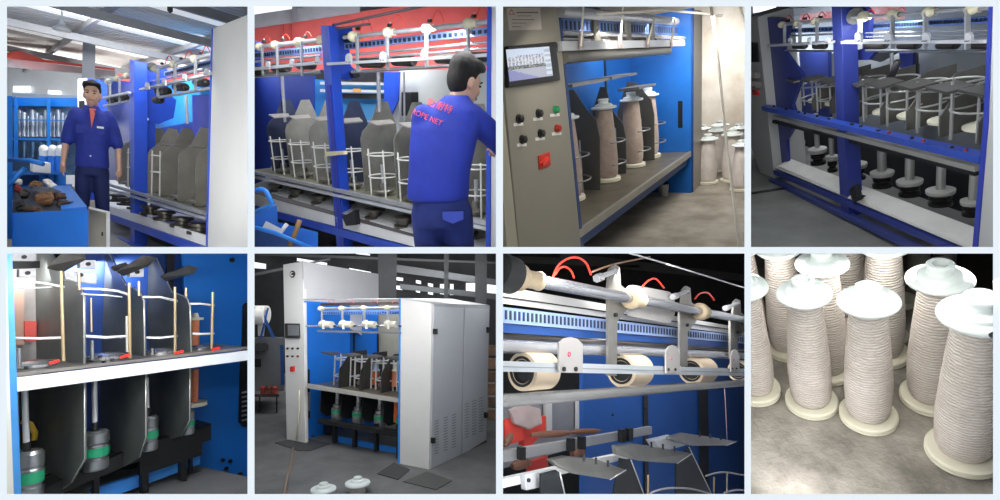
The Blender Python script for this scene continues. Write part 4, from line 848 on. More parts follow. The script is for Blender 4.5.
# hanging spindle shafts below the beam
for k, (px, y0, y1, r) in enumerate([(799, 116, 143.5, 6), (817.5, 120, 150.5, 9), (832, 124, 158, 6), (856, 130, 165.5, 10.5), (882, 138, 173.5, 11), (909.5, 148, 182, 12), (940.5, 156, 191.5, 13), (973, 165, 202, 11)]):
    c = R4(px, y1, y=.28); t = R4(px, y0-6, y=.28); q = pr(R4, c, 1); ax = (0, 0, 1)
    s_ = T.p('spindle_shaft', MB().cyl(c, V((c.x, c.y, t.z)), q*(2.2+1.6*(px > 840)), n=16), mat('shaft_pale', '#B9B8B2', .3, .6))
    T.p('spindle_flange', MB().lathe(c-V((0, 0, q*2)), ax, [(0, 0), (r*q*.85, 0), (r*q*.9, q*1.5), (r*q*.9, q*4), (r*q*.8, q*4.6), (r*q*.4, q*5), (0, q*5)], 24), mat('flange_grey4', '#B4B3AC', .45), s_)
    T.p('spindle_base', MB().lathe(c-V((0, 0, q*14)), ax, [(0, 0), (r*q*.75, 0), (r*q*.75, q*3), (r*q*.5, q*4), (r*q*.5, q*6), (r*q*.7, q*7), (r*q*.7, q*10), (0, q*11)], 22), mat('black_base', '#2A2826', .4, .4), s_)
zt = R4(777, 163, y=0).z
ta, tb = R4(777, 165.5, y=-.02), R4(973, 248, y=-.02)
T.p('white_tray', MB().prism([ta, tb, tb+V((0, .13, .03)), ta+V((0, .13, .03))], (0, 0, -.012)), mat('tray_white4', '#D8D7D0', .5, var=.12))
T.p('tray_lip', MB().beam(R4(776, 167, y=-.02), R4(974, 249, y=-.02), .02, .012), mat('tray_white4', '#D8D7D0'))
bar(T, R4, -.02, ((776, 171.5), (975, 256)), 5.5, M_b4, 'base_beam', .05)
T.p('kick_panel', MB().prism([R4(*p, y=.2) for p in ((777, 174), (975, 262), (975, 275), (777, 186))], (0, .02, 0)), M_black)
bar(T, R4, -.03, ((772, 180), (975, 275)), 4.5, mat('base_blue4', '#34407F', .4), 'floor_beam', .06)
T.p('base_clamp', MB().prism([R4(*p, y=-.05) for p in ((849, 190), (854, 185), (856, 196), (860, 197), (853, 203))], (0, .04, 0)), M_dark)
T = Thing(R4, 'control_cabinet', 'pale cabinet with dark screen and push buttons at the far end of the long machine', 'cabinet', R4(760, 175, y=-.02))
T.p('body', MB().prism([R4(*p, y=-.02) for p in ((746, 16), (757.5, 17), (774.5, 178.5), (760, 172.5), (745, 130))], (0, .3, 0)), M_g4, bevel=.003)
T.p('screen', MB().prism([R4(*p, y=-.035) for p in ((748, 42), (756.3, 43), (757.8, 62), (748, 62))], (0, .015, 0)), M_black)
for x, y in ((753, 74.8), (757.3, 75.5), (751.5, 84), (755, 84.5), (758.4, 84.8)): T.p('push_button', MB().cyl(R4(x, y, y=-.02), R4(x, y, y=-.045), .03, n=10), mat('btn', '#3C2A2A', .4))
T.p('rotary_switch', MB().prism([R4(*p, y=-.04) for p in ((752, 90), (757, 91), (757.6, 95.5), (752.5, 94.5))], (0, .02, 0)), M_red)
T = Thing(R4, 'end_cabinet', 'pale grey cabinet strip with a dark blue edge, nearest end of the long machine', 'cabinet', R4(985, 250, y=-.1))
T.p('body', MB().prism([R4(*p, y=-.1) for p in ((992, -4), (1000, -4), (1000, 256), (977, 256), (988, 120))], (0, .4, 0)), M_g4)
T.p('blue_edge', MB().prism([R4(*p, y=-.105) for p in ((989, -4), (992, -4), (988, 120), (976.5, 256), (971.5, 256), (983, 125))], (0, .3, 0)), mat('edge_blue4', '#27389C', .4))
solo(R4, 'floor_crack', MB().tube([R4(745, 194.5, z=zf4+.01), R4(765, 191, z=zf4+.01), R4(790, 187.5, z=zf4+.01)], .012, 6), M_dark, 'thin dark cable lying across the grey floor to the machine base', 'crack', R4(790, 187.5, z=zf4))  # hairline floor crack, modelled as a thin raised tube
fill_lights(R4, 870, 1.3, (1.6, 2.2, 3.0, 4.2), (.95, .97, 1)); fill_lights(R4, 870, 2.6, (6.0, 8.0, 10.5), (.95, .97, 1)); area(R4, (880, 236, 1.6), (905, 150, 3), .3, 5)
# ================================================================ bay 5: close view of the shelf, plates and spindle cups
R5 = Room((336, -30, 500), (-.018, .997, .072), 84, 372, 2.1)
M_b5 = mat('panel_azure', '#166CC4', .4, var=.10, scale=3)
P5 = lambda pts, th, **k: MB().prism([R5(*p, **k) for p in pts], th)
T = Thing(R5, 'twisting_machine', 'machine section in close view with dark rounded plates, white shelf rail and azure end panel', 'machine', R5(120, 372, y=0))
T.p('shelf_rail', P5([(10, 379), (252, 350.4), (252, 359.6), (10, 393)], (0, .03, 0), y=-.01), mat('rail_white5', '#E2E7EE', .4, var=.04), bevel=.002)
zs = R5(84, 366, y=0).z
xa, xb = R5(12, 380, y=0).x, R5(250, 352, y=0).x
T.p('shelf', MB().box((xa-.1, .02, zs-.012), (xb, .42, zs)), mat('shelf_brown', '#8E8A84', .35, .5, var=.3))
m5 = mat('dark_plate5', '#60645F', .38, .25, col2='#454A4C', scale=4); e5 = mat('plate_edge5', '#C9C8C0', .3, .6)
PL = [([(84.3, 363.5), (84, 297), (82.5, 291), (77, 284), (71, 280.5), (64, 279), (52, 252), (35, 250), (36.5, 359)], [(84.5, 380), (84.8, 459), (71.5, 482), (48, 500), (38, 500), (38, 384)]),
      ([(144.8, 356), (144, 301), (141, 294), (133, 287.5), (126, 285), (107.5, 250), (96, 250), (99, 352)], [(146, 374), (146, 437), (139.5, 457), (120, 468), (100, 478), (100, 378)]),
      ([(191.3, 352), (190, 306), (187.5, 299), (184, 296), (172, 292), (156.5, 258), (143.5, 255.5), (149, 350)], [(190, 367), (189.8, 420), (182, 436), (160, 442), (150, 446), (148, 374)])]
XP = []
for up, lo in PL:
    x = R5(*up[0], y=.035).x; XP.append(x); a = T.p('separator_plate', P5(up, (.006, 0, 0), x=x), m5, bevel=0)
    pts = [R5(*q, x=x) for q in up[:7]]; T.p('plate_edge', MB().tube([p+V((-.001, -.001, 0)) for p in pts], .0028, 6), e5, a)
    b = T.p('lower_plate', P5(lo, (.006, 0, 0), x=x), m5); pts = [R5(*q, x=x) for q in lo[:3]]; T.p('plate_edge', MB().tube([p+V((-.001, -.001, 0)) for p in pts], .0024, 6), e5, b)
# guide wings on top of the plates
wm = mat('wing_steel5', '#77756F', .3, .7, var=.3)
for q in ([(48, 266), (62, 253), (84, 252), (86, 258), (64, 270)], [(118, 270), (143, 255.5), (156.5, 257.5), (150, 264), (125, 274)], [(162, 275), (189, 265), (197.5, 267.5), (195, 271.5), (167, 279.5)], [(112, 266), (126, 262), (130, 267), (116, 269.5)]):
    z = R5(*q[1], y=.2).z; d = T.p('guide_wing', MB().prism([R5(*p, y=.12+.02*i) for i, p in enumerate(q)], (0, .012, -.01)), wm)
# rings and rods
wr = mat('ring_white5', '#E8E8EA', .3, .3); rdm = mat('brass_rod', '#B9A27C', .3, .5)
for q, r in (([(10, 282), (30, 281.5), (47, 283.5), (64, 287)], 1.3), ([(10, 289), (30, 288), (52, 287)], .7), ([(13, 338), (40, 338.5), (64, 337.5)], 1.4), ([(80.5, 288.5), (100, 289), (118, 291), (129, 295)], 1.3), ([(81, 294), (105, 295), (122, 297)], .7),
             ([(83, 336), (106, 337.5), (128, 336)], 1.4), ([(142, 297), (160, 297), (177, 301)], 1.2), ([(122, 292), (129, 295)], 1.2), ([(145, 337.5), (160, 338), (177, 336)], 1.2), ([(120, 337.5), (130, 335.5)], 1.1),
             ([(189.5, 304), (200, 303.6), (214, 305.5)], 1.1), ([(191, 333.5), (202, 334), (214, 333.5)], 1.1)):
    pts = [R5(*p, y=.06+.03*math.sin(PI*i/(len(q)-1))*-1) for i, p in enumerate(q)]
    s = []
    for i in range(len(pts)-1):
        for t in range(4): s.append(pts[i].lerp(pts[i+1], t/4))
    s.append(pts[-1]); T.p('guard_ring', MB().tube(s, pr(R5, s[0], r), 8), wr)
for x0, y0, x1, y1, r, m in ((61, 271, 63.5, 361, 1.5, rdm), (78.8, 273, 79.3, 290, 1.3, rdm), (129, 283, 130, 358, 1.4, rdm), (138.7, 281, 139, 296, 1.2, rdm), (175, 287, 175, 356, 1.3, rdm), (186, 288, 186, 297, 1.2, rdm), (212.8, 292, 211.6, 348, 1.3, rdm), (91, 298, 91.5, 332, .8, rdm), (126.5, 316, 127, 352, 1.1, e5)):
    T.p('guard_rod', MB().cyl(R5(x0, y0, y=.05), R5(x1, y1, y=.05), pr(R5, R5(x0, y0, y=.05), r), n=12), m)
cm = mat('cup_steel5', '#B9BABC', .22, .85, var=.15)
def cup(px, py, w, h, z=None, y=.16):
    c = R5(px, py, y=y); q = pr(R5, c, 1); T.p('spindle_cup', MB().lathe(c, (0, 0, 1), [(0, 0), (w*q, 0), (w*q, h*q*.5), (w*q*.9, h*q*.7), (w*q*.5, h*q), (0, h*q)], 28), cm); return c, q
for px, py, w in ((34, 366.5, 17), (107, 358.5, 17), (161, 354, 14), (199.5, 351, 9)):
    c, q = cup(px, py, w, 6)
    T.p('cup_pin', MB().cyl(R5(px-15 if px < 120 else px-9, py+1, y=.10), R5(px-15 if px < 120 else px-9, py-18 if px < 120 else py-6, y=.10), q*1.8, n=12), cm)
for px, py in ((54, 363.5), (125, 357.5), (179, 353.5), (215.5, 350)):
    c = R5(px, py, y=.03); q = pr(R5, c, 1); T.p('red_lever', MB().beam(c-V((4*q, 0, -.003)), c+V((4*q, 0, .010)), 2*q, 2.6*q), M_red)
for px, py in ((26, 369), (104, 363.5), (100, 358), (112, 361)):
    c = R5(px, py, y=.03); q = pr(R5, c, 1); T.p('shelf_screw', MB().cyl(c, c+V((0, 0, 2.5*q)), 1.8*q, n=10), M_dark)
# lower spindles: pale shaft, dark collar, turned steel cup with a green band
for px, yt, yb_, w, sh in ((30, 451, 500, 10.2, 2.6), (95.5, 431, 469, 10.6, 2.3), (149, 416.5, 450, 7.4, 1.9), (188.5, 411, 434, 5.0, 0)):
    dx = -6 if px < 40 else (-1 if px < 120 else -2.5); y = .16
    b = R5(px, yb_, y=y); q = pr(R5, b, 1); h = (yb_-yt)
    s = T.p('spindle_cup', MB().lathe(b, (0, 0, 1), [(0, 0), (w*q*.9, 0), (w*q, h*q*.05), (w*q, h*q*.26), (w*q*.9, h*q*.28), (w*q*.9, h*q*.33), (w*q, h*q*.35), (w*q, h*q*.62), (w*q*.93, h*q*.64), (w*q*.93, h*q*.68), (w*q, h*q*.70), (w*q*.97, h*q*.93), (w*q*.7, h*q), (0, h*q)], 30), mat('cup_dull5', '#94989A', .3, .8, var=.2))
    T.p('green_band', MB().lathe(b+V((0, 0, h*q*.36)), (0, 0, 1), [(w*q*.9, 0), (w*q*1.02, 0), (w*q*1.02, h*q*.22), (w*q*.9, h*q*.22)], 30), mat('band_green', '#1E9468', .45), s)
    if sh:
        T.p('collar', MB().cyl(R5(px+dx*.5, yt+1, y=y), R5(px+dx*.6, yt-9, y=y), q*3.0, n=14), M_black)
        T.p('spindle_shaft', MB().cyl(R5(px+dx*.6, yt-8, y=y), R5(px+dx*.95, 378, y=y), q*sh, n=14), mat('shaft_white5', '#D6D8DA', .3, .4))
# lower frame
bk = mat('black_frame5', '#1B1C1E', .45, .2, var=.3)
T.p('lower_beam', P5([(20, 499), (130, 449.5), (211, 423.5), (211, 440), (130, 464), (30, 507)], (0, .03, 0), y=.23), bk)
T.p('beam_top', MB().prism([R5(20, 499, y=.23), R5(130, 449.5, y=.23), R5(211, 423.5, y=.23), R5(211, 423.5, y=.23)+V((0, .16, 0)), R5(130, 449.5, y=.23)+V((0, .16, 0)), R5(20, 499, y=.23)+V((0, .16, 0))], (0, 0, -.012)), mat('beam_top5', '#26282A', .4, .4, var=.3))
T.p('rear_beam', P5([(140, 461), (202, 442), (202, 455), (140, 476)], (0, .03, 0), y=.25), bk)
for x0, x1, y0, y1 in ((94, 99.5, 470, 500), (142, 148.7, 458, 500), (181, 186.8, 442, 481), (191, 193, 455, 472)):
    T.p('leg', P5([(x0, y0), (x1, y0), (x1, y1), (x0, y1)], (0, .035, 0), y=.26), bk)
T.p('base_beam', P5([(90, 490), (120, 481.5), (200, 453.5), (200, 464), (120, 494), (95, 504)], (0, .03, 0), y=.3), mat('base_azure5', '#3A8CE0', .4))
# end panel in azure
ep = T.p('end_panel', P5([(182, 250), (252, 250), (252, 486), (193, 468), (190, 400)], (0, .02, 0), y=.46), M_b5)
T.p('panel_slot', P5([(243, 306), (245, 303), (252, 302), (252, 352), (241.5, 352)], (0, .006, 0), y=.452), M_black, ep); T.p('panel_slot', P5([(240.5, 361), (252, 360), (252, 427), (243, 427), (238.5, 422)], (0, .006, 0), y=.452), M_black, ep)
for k in range(7): T.p('slot_bolt', P5([(242, 392+k*4.6), (247, 391+k*4.6), (247, 392.6+k*4.6), (242, 393.6+k*4.6)], (0, .006, 0), y=.448), M_steel, ep)
for x, y, r in ((231.5, 260, 2.4), (222.3, 460, 1.9), (229.7, 461, 1.9), (225.7, 468.5, 1.9), (199, 448.5, 2.2), (239.5, 474, 2.2)):
    c = R5(x, y, y=.455); T.p('panel_bolt', MB().cyl(c, c-V((0, .012, 0)), pr(R5, c, r), n=14), M_black, ep)
T.p('end_foot', P5([(189, 468), (252, 485), (252, 494), (186, 473)], (0, .12, 0), y=.34), mat('foot_dark5', '#34343A', .5, var=.3))
T.p('back_panel', P5([(64, 250), (188, 250), (188, 462), (64, 462)], (0, .02, 0), y=.55), mat('panel_deep5', '#143E88', .4, var=.2))
T.p('panel_slot', P5([(166.5, 250), (175, 250), (173, 292), (167, 292)], (0, .006, 0), y=.53), M_black)
T.p('left_post', P5([(6, 250), (12, 250), (21.5, 500), (13, 500), (9, 373)], (0, .05, 0), y=-.03), mat('post_azure5', '#3B87C9', .4))
# small metal boxes behind the plates
bw = mat('box_pale5', '#D9D9DC', .4, var=.1)
for q in ([(12, 253), (36, 253), (36, 261), (12, 261)], [(19, 269), (36, 269), (36, 277), (19, 277)], [(80, 260), (96, 260), (96, 269), (80, 268)], [(64, 271), (97, 273), (97, 284), (66, 281)], [(130, 268), (144, 268), (144, 277), (130, 277)]):
    a = T.p('gear_box', P5(q, (0, .04, 0), y=.30), bw, bevel=.003); c = R5((q[0][0]+q[1][0])/2, q[0][1]+4, y=.30); T.p('box_bolt', MB().cyl(c, c-V((0, .008, 0)), pr(R5, c, 2), n=10), M_dark, a)
T.p('dark_bar', P5([(12, 261), (40, 261), (40, 268), (12, 269)], (0, .03, 0), y=.33), M_dark)
# cabinet sliver, machine far behind, spools
solo(R5, 'cabinet_edge', P5([(0, 250), (6.5, 250), (9.2, 373), (14, 500), (0, 500)], (0, .05, 0), y=-.04), mat('cream_cabinet5', '#D8D6CC', .5, var=.04), 'cream cabinet sliver beside the azure corner post of the close up machine', 'cabinet', R5(4, 494, y=-.04))
T = Thing(R5, 'rear_machine', 'blurred grey, brown and red machinery behind the first dark plate', 'machine', R5(25, 360, y=.6))
T.p('housing', P5([(4, 250), (42, 250), (42, 500), (4, 500)], (0, .02, 0), y=.75), mat('hazy_grey5', '#A9A7A6', .7, col2='#8A8480', scale=5))
T.p('brown_panel', P5([(13, 290), (24, 290), (25, 345), (14, 345)], (0, .02, 0), y=.7), mat('hazy_brown5', '#A88878', .7)); T.p('red_box', P5([(25, 321), (36.5, 321), (36.5, 342), (25, 341)], (0, .03, 0), y=.68), mat('hazy_red5', '#D2524A', .6))
T.p('dark_lower', P5([(20, 385), (40, 385), (40, 450), (22, 450)], (0, .02, 0), y=.6), M_dark); T.p('yellow_hose', MB().tube([R5(22, 421, y=.5), R5(30, 424, y=.5), R5(35, 433, y=.5), R5(34, 440, y=.5)], .012, 8), mat('hose_yellow', '#D8B23A', .5))
M_or = mat('orange_yarn', '#E0855C', .7, var=.12, scale=40)
def coil(R, name, c, r, h, rf, lb, top=True, bot=False, m=None, g=None):
    T = Thing(R, name, lb, 'spool', c, g); c = V(c)
    T.p('winding', MB().lathe(c, (0, 0, 1), [(0, 0), (r, 0), (r, h), (0, h)], 24), m or M_or)
    if top: T.p('top_flange', MB().lathe(c+V((0, 0, h)), (0, 0, 1), [(0, 0), (rf, 0), (rf, rf*.25), (rf*.5, rf*.3), (rf*.3, rf*.9), (0, rf*.9)], 24), M_ivory)
    if bot: T.p('bottom_flange', MB().lathe(c-V((0, 0, rf*.3)), (0, 0, 1), [(0, 0), (rf, 0), (rf, rf*.15), (rf*.93, rf*.17), (rf*.93, rf*.2), (rf, rf*.22), (rf, rf*.3), (0, rf*.3)], 28), M_ivory)
    return T
c = R5(194.5, 347, y=.3); q = pr(R5, c, 1); coil(R5, 'thread_spool', c, 3.9*q, 27*q, 7.5*q, 'orange thread spool with a white flange standing behind the third dark plate')
c = R5(194, 402, y=.3); coil(R5, 'thread_spool', c, 3.4*q, 32*q, 11.5*q, 'orange thread spool under the shelf, standing on a wide cream flange', False, True)
struct(R5, 'floor_close_bay', P5([(2, 500), (252, 500), (252, 478), (190, 464), (2, 480)], (0, 0, -.02), z=R5(186, 481, y=.26).z), mat('dim_concrete5', '#6E6F70', .7, var=.2))
struct(R5, 'wall_close_bay', dq(R5, [(2, 250), (252, 250), (252, 500), (2, 500)], 5.5, .1), mat('close_wall', '#56606C', .8))
fill_lights(R5, 120, 2.2, (1.05, 1.4, 1.9)); fill_lights(R5, 70, .8, (2.5,))
# ================================================================ bay 6: the whole machine in the hall
R6 = Room((.8786, .0448, -.4755), (.0061, .9945, .1049), 307, 385, 6.4)
P6 = lambda pts, th, **k: MB().prism([R6(*p, **k) for p in pts], th)
zf = R6(305, 443.5, y=0).z
struct(R6, 'floor_hall', poly(R6, [(250, 500), (500, 500), (500, 372), (250, 352)], (0, 0, -.05), z=zf), mat('hall_concrete', '#6B6C6C', .65, col2='#545656', scale=2.5, bump=.15))
struct(R6, 'wall_hall', dq(R6, [(248, 248), (500, 248), (500, 420), (248, 400)], 12.5, .1), mat('dark_hall', '#3A3B3D', .8, col2='#2A2B2C', scale=1))
def hallbox(nm, q, d, th, m): struct(R6, nm, dq(R6, q, d, th), m)
mg = mat('hall_steel', '#55585B', .6)
for k, (q, d) in enumerate((([(250, 274), (330, 258), (330, 260), (250, 277)], 11), ([(380, 262), (500, 280), (500, 286), (380, 270)], 11.4), ([(250, 252), (500, 262), (500, 264), (250, 255)], 11.8), ([(400, 284), (500, 294), (500, 300), (400, 289)], 11.2))): hallbox('trim_truss_%d' % (k+1), q, d, .15, mg)
for k, (a, b, c) in enumerate(((378, 397, 320), (475, 487, 330), (444, 449, 300))): hallbox('trim_column_%d' % (k+2), [(a, 250), (b, 250), (b-1, c), (a, c)], 9.8, .4, mat('hall_column', '#4A4B4E', .6))
mw = mat('hall_window', '#F2F6FA', .5, emit=1.0)
for k, q in enumerate(([(254, 253), (266, 253), (266, 255), (254, 254.5)], [(254, 262), (266, 264), (266, 269), (254, 268)], [(297, 258), (327, 263), (327, 266), (297, 261)], [(349, 268), (371, 272), (371, 275), (349, 271)], [(395, 277), (403, 278), (403, 281), (395, 280)], [(395, 285.5), (402, 286), (402, 290), (395, 289)],
                       [(416, 280), (421, 281), (421, 284), (416, 283)], [(416, 289), (420, 290), (420, 293), (416, 292)], [(428, 283), (433, 284), (433, 287), (428, 286)], [(428, 291), (433, 292), (433, 295), (428, 294)], [(440, 284), (445, 284), (445, 294.5), (440, 294)], [(450, 284), (453.5, 284), (453.5, 295), (450, 295)],
                       [(466, 283), (475, 283), (475, 294), (466, 294)], [(487, 282), (497, 282), (497, 293.5), (487, 293)], [(356, 252), (370, 254), (370, 255.5), (356, 254)])):
    hallbox('window_hall_%d' % (k+1), q, 12.3, .06, mw)
M_t = mat('tower_grey', '#D6D5D2', .45, var=.03)
# tower with the control panel
T = Thing(R6, 'control_tower', 'tall pale grey control tower with round emblem, screen and six buttons', 'cabinet', R6(295, 443, y=0))
fx = R6(303, 300, y=0).x
T.p('front', P6([(283, 264.5), (303.2, 261.2), (305.3, 443.5), (286.5, 440)], (0, .05, 0), y=0), M_t, bevel=.006)
T.p('inner_side', P6([(303.2, 261.2), (378.5, 274), (378.5, 345), (305, 302)], (-.03, 0, 0), x=fx), mat('tower_side', '#BDBDBF', .5, var=.03))
T.p('blue_side', P6([(303.8, 301), (350, 303.5), (350, 432), (331, 440), (305.3, 443.5)], (-.02, 0, 0), x=fx+.015), mat('tower_blue', '#1A72D4', .4, var=.06))
s = T.p('screen_bezel', P6([(286.3, 323.3), (300, 323.5), (300.5, 338), (286.8, 337.8)], (0, -.03, 0), y=0), M_black, bevel=.004); T.p('screen', P6([(288, 325), (298.8, 325.2), (299.2, 335.6), (288.3, 335.4)], (0, -.006, 0), y=-.03), mat('screen_grey', '#777C80', .3, var=.3), s)
c = R6(292.8, 274.2, y=-.005); em = T.p('emblem_plate', MB().lathe(c, (0, -1, 0), [(0, 0), (pr(R6, c, 3.6), 0), (pr(R6, c, 3.6), .01), (0, .01)], 24), M_black); T.p('emblem_ring', MB().ring(c-V((0, .012, 0)), pr(R6, c, 1.9), pr(R6, c, .45), 18, (0, 1, 0), .6, 5.6), M_paper, em)
for j, y in enumerate((348.5, 356.3)):
    for i, x in enumerate((288, 293, 298.3)):
        c = R6(x, y, y=0); T.p('push_button', MB().cyl(c, c-V((0, .02, 0)), pr(R6, c, 1.05), n=12), (mat('btn_red6', '#8C3A38', .4) if j and i == 2 else M_black))
T.p('rotary_switch', P6([(291.2, 366.5), (294.8, 366), (294.9, 371), (291.3, 371.5)], (0, -.02, 0), y=0), M_red)
T.p('slot', P6([(307, 369), (309.5, 369.5), (309.8, 419), (307.5, 418)], (.004, 0, 0), x=fx+.016), M_black)
T.p('slot_plate', P6([(307.3, 392), (309.8, 392), (309.8, 411), (307.4, 410)], (.008, 0, 0), x=fx+.018), M_steel)
for x, y in ((310, 440.5), (314, 437.5), (322, 435.5), (312, 436)): c = R6(x, y, x=fx+.016); T.p('side_bolt', MB().cyl(c, c+V((.02, 0, 0)), pr(R6, c, .8), n=8), M_black)
# machine between the two
T = Thing(R6, 'twisting_machine', 'open machine frame between the grey tower and the double door cabinet, threaded with copper spools', 'machine', R6(350, 440, y=0))
T.p('back_panel', P6([(330, 302), (377, 303), (377, 430), (331, 430)], (0, .02, 0), y=1.1), mat('back_azure6', '#1C74D6', .4, var=.08)); T.p('back_panel', P6([(377, 300), (402, 300), (402, 440), (377, 440)], (0, .02, 0), y=1.15), mat('back_beige6', '#A9A594', .5))
for x, y0, y1 in ((334, 333, 430), (353, 333, 400), (377, 333, 352)): T.p('panel_slot', P6([(x, y0), (x+1.6, y0), (x+1.6, y1), (x, y1)], (0, .005, 0), y=1.085), M_black)
T.p('gap_shade_sheet', P6([(345, 391), (402, 402), (402, 424), (345, 414)], (0, .01, 0), y=.75), mat('gap_shade', '#1C1E22', .6))  # dark sheet standing in for the shade of the gap
PL6 = ((318, 308.6), (402, 307.5)); RL6 = ((305, 325.5), (402, 327.5)); LL6 = ((318, 330), (402, 332.5))
T.p('top_rod', MB().cyl(R6(303, 299.5, y=0), R6(402, 299, y=0), .008, n=8), M_steel)
rod(T, R6, 0, PL6, 1.3, M_steel, 'feed_pole'); rod(T, R6, 0, ((306, 326), (402, 325.5)), .8, M_chrome, 'guide_rod'); bar(T, R6, -.02, ((318, 331), (402, 333)), 1.8, mat('beam6', '#8A8C8E', .4, .5), 'round_beam')
s = bar(T, R6, .2, ((322, 312.5), (402, 312)), 4.5, mat('slotted_blue6', '#6E96D8', .4), 'slotted_rail', .02); slots(T, R6, .185, ((322, 313), (402, 312.5)), 2.2, 34, mat('slot_mid6', '#3A5C9C', .5), s)
bar(T, R6, .2, ((322, 304.5), (402, 303)), 3, mat('dark_rig6', '#4A3F40', .5, var=.4), 'cable_tray', .05)
for x in (321, 341.5, 363.5, 387): cone(T, R6, 0, PL6, x, 2.5, M_cream)
for x in (322, 342.5, 364.5, 388): hangerp(T, R6, -.01, x, 309, 325, 1.5, M_steel)
for x in (320, 340, 363, 385): T.p('yarn_roller', MB().cyl(R6(x+1, 324, y=-.02), R6(x+12, 325, y=-.02), pr(R6, R6(x, 324, y=0), 3.4), n=16), mat('roller_pale6', '#C9C3B4', .5)); hangerp(T, R6, -.06, x+3.5, 320, 329, 2, M_paper); clampp(T, R6, -.05, x+15, 326, 1.2)
for x in (328, 347, 371, 392): hose(T, R6, .02, x, 303, x+7, 303, 4, .35, mat('pink_hose', '#D8707C', .4))
# shelf
T.p('shelf_rail', P6([(307, 383.8), (400, 398.8), (400, 403), (307, 388)], (0, .03, 0), y=-.02), mat('shelf_edge6', '#B9B6AE', .45, .3))
zs = R6(350, 391, y=0).z; xa, xb = R6(307, 385, y=0).x, R6(402, 400, y=0).x
T.p('shelf', MB().box((xa, 0, zs-.02), (xb, .75, zs)), mat('shelf6', '#6A6458', .4, .4, var=.3))
SL = ((307, 385), (400, 400)); ms = mat('sep_dark6', '#4B4A46', .4, .5, var=.3); wg = mat('cage6', '#C2C3C4', .3, .3)
zt = R6(345, 354, y=.15).z
G6 = 'copper wound spools in the hall machine'
for k, px in enumerate((326, 347, 369, 391)):
    x = R6(px, ly(SL, px), y=0).x; c = V((x, .34, zs)); r = .155
    cage(T, c, r, zs+.12, zs+.33, .010, wg, rods=(-2.5, -1.3, -.5), a0=0, a1=2*PI, top=.08)
    disc(T, c, .13, mat('disc6', '#A4A4A2', .3, .8))
    if k: T.p('separator_plate', MB().prism([(x-.23, .08, zs), (x-.23, .08, zt-.18), (x-.23, .2, zt-.05), (x-.23, .30, zt+.02), (x-.23, .55, zt+.02), (x-.23, .6, zs)], (.01, 0, 0)), ms)
    T.p('lower_plate', MB().prism([(x-.2, .10, zs-.03), (x-.2, .10, zs-.32), (x-.2, .2, zs-.40), (x-.2, .6, zs-.40), (x-.2, .6, zs-.03)], (.01, 0, 0)), M_dark)
    T.p('guide_arm', MB().prism([(x-.18, .06, zt), (x+.04, .04, zt-.02), (x+.10, .12, zt+.0), (x-.06, .16, zt+.01)], (0, 0, .015)), mat('arm6', '#5E5C58', .35, .6))
    zl = zs-.42
    s = T.p('spindle_cup', MB().lathe((x, .2, zl), (0, 0, 1), [(0, 0), (.07, 0), (.07, .15), (.055, .16), (.055, .19), (.03, .20), (.03, .26), (0, .26)], 22), mat('cup6', '#9A9C9C', .3, .8))
    T.p('green_band', MB().lathe((x, .2, zl+.09), (0, 0, 1), [(.068, 0), (.073, 0), (.073, .04), (.068, .04)], 22), mat('band_green', '#1E9468'), s); T.p('spindle_shaft', MB().cyl((x, .2, zl+.25), (x, .2, zs-.03), .028, n=12), M_steel)
def wound(px, py, r, h, m1, lb, y=.34, z=None, topc=None):
    b = R6(px, py, y=y); q = pr(R6, b, 1); T = Thing(R6, 'copper_spool', lb, 'spool', b, G6)
    T.p('winding', MB().lathe(b, (0, 0, 1), [(0, 0), (r*q, 0), (r*q, h*q), (0, h*q)], 22), m1)
    T.p('top_flange', MB().lathe(b+V((0, 0, h*q)), (0, 0, 1), [(0, 0), (r*q*1.1, 0), (r*q*1.1, q), (r*q*.8, q*1.5), (r*q*.8, q*6), (r*q*.9, q*6.5), (r*q*.9, q*8), (0, q*8.2)], 22), topc or mat('flange_bluish', '#9FB0C4', .35)); return T
wound(374.5, 384, 4.6, 13, M_copper, 'copper spool with a bluish white cap inside the third guard cage')
wound(396.5, 386, 4.8, 15, mat('copper_pink', '#D08468', .35, .3), 'copper spool half hidden by the double door cabinet', .3, None, M_ivory)
T2 = wound(397, 422, 3.6, 20, mat('orange_copper', '#E0703C', .4, .2), 'orange copper spool under the shelf beside the double door cabinet', .2)
# under frame
bar(T, R6, .05, ((320, 420.5), (402, 434)), 4.5, M_black, 'lower_beam', .08)
T.p('motor', P6([(323, 424), (331, 424), (331, 434), (323, 434)], (0, .12, 0), y=.4), M_black, bevel=.01)
for x, y1 in ((333.5, 443), (353.3, 447.5), (375, 452), (397.5, 468)): T.p('leg', P6([(x-1.2, 424), (x+1.4, 424), (x+1.4, y1), (x-1.2, y1)], (0, .05, 0), y=.1), M_black)
T.p('base_beam', P6([(334, 436), (402, 449.5), (402, 456.5), (334, 444)], (0, .04, 0), y=.25), mat('base_azure6', '#2A86E6', .4))
T.p('base_plate', P6([(335, 432), (402, 444), (402, 449), (335, 437)], (0, .02, 0), y=.6), mat('base_grey6', '#77787A', .5))
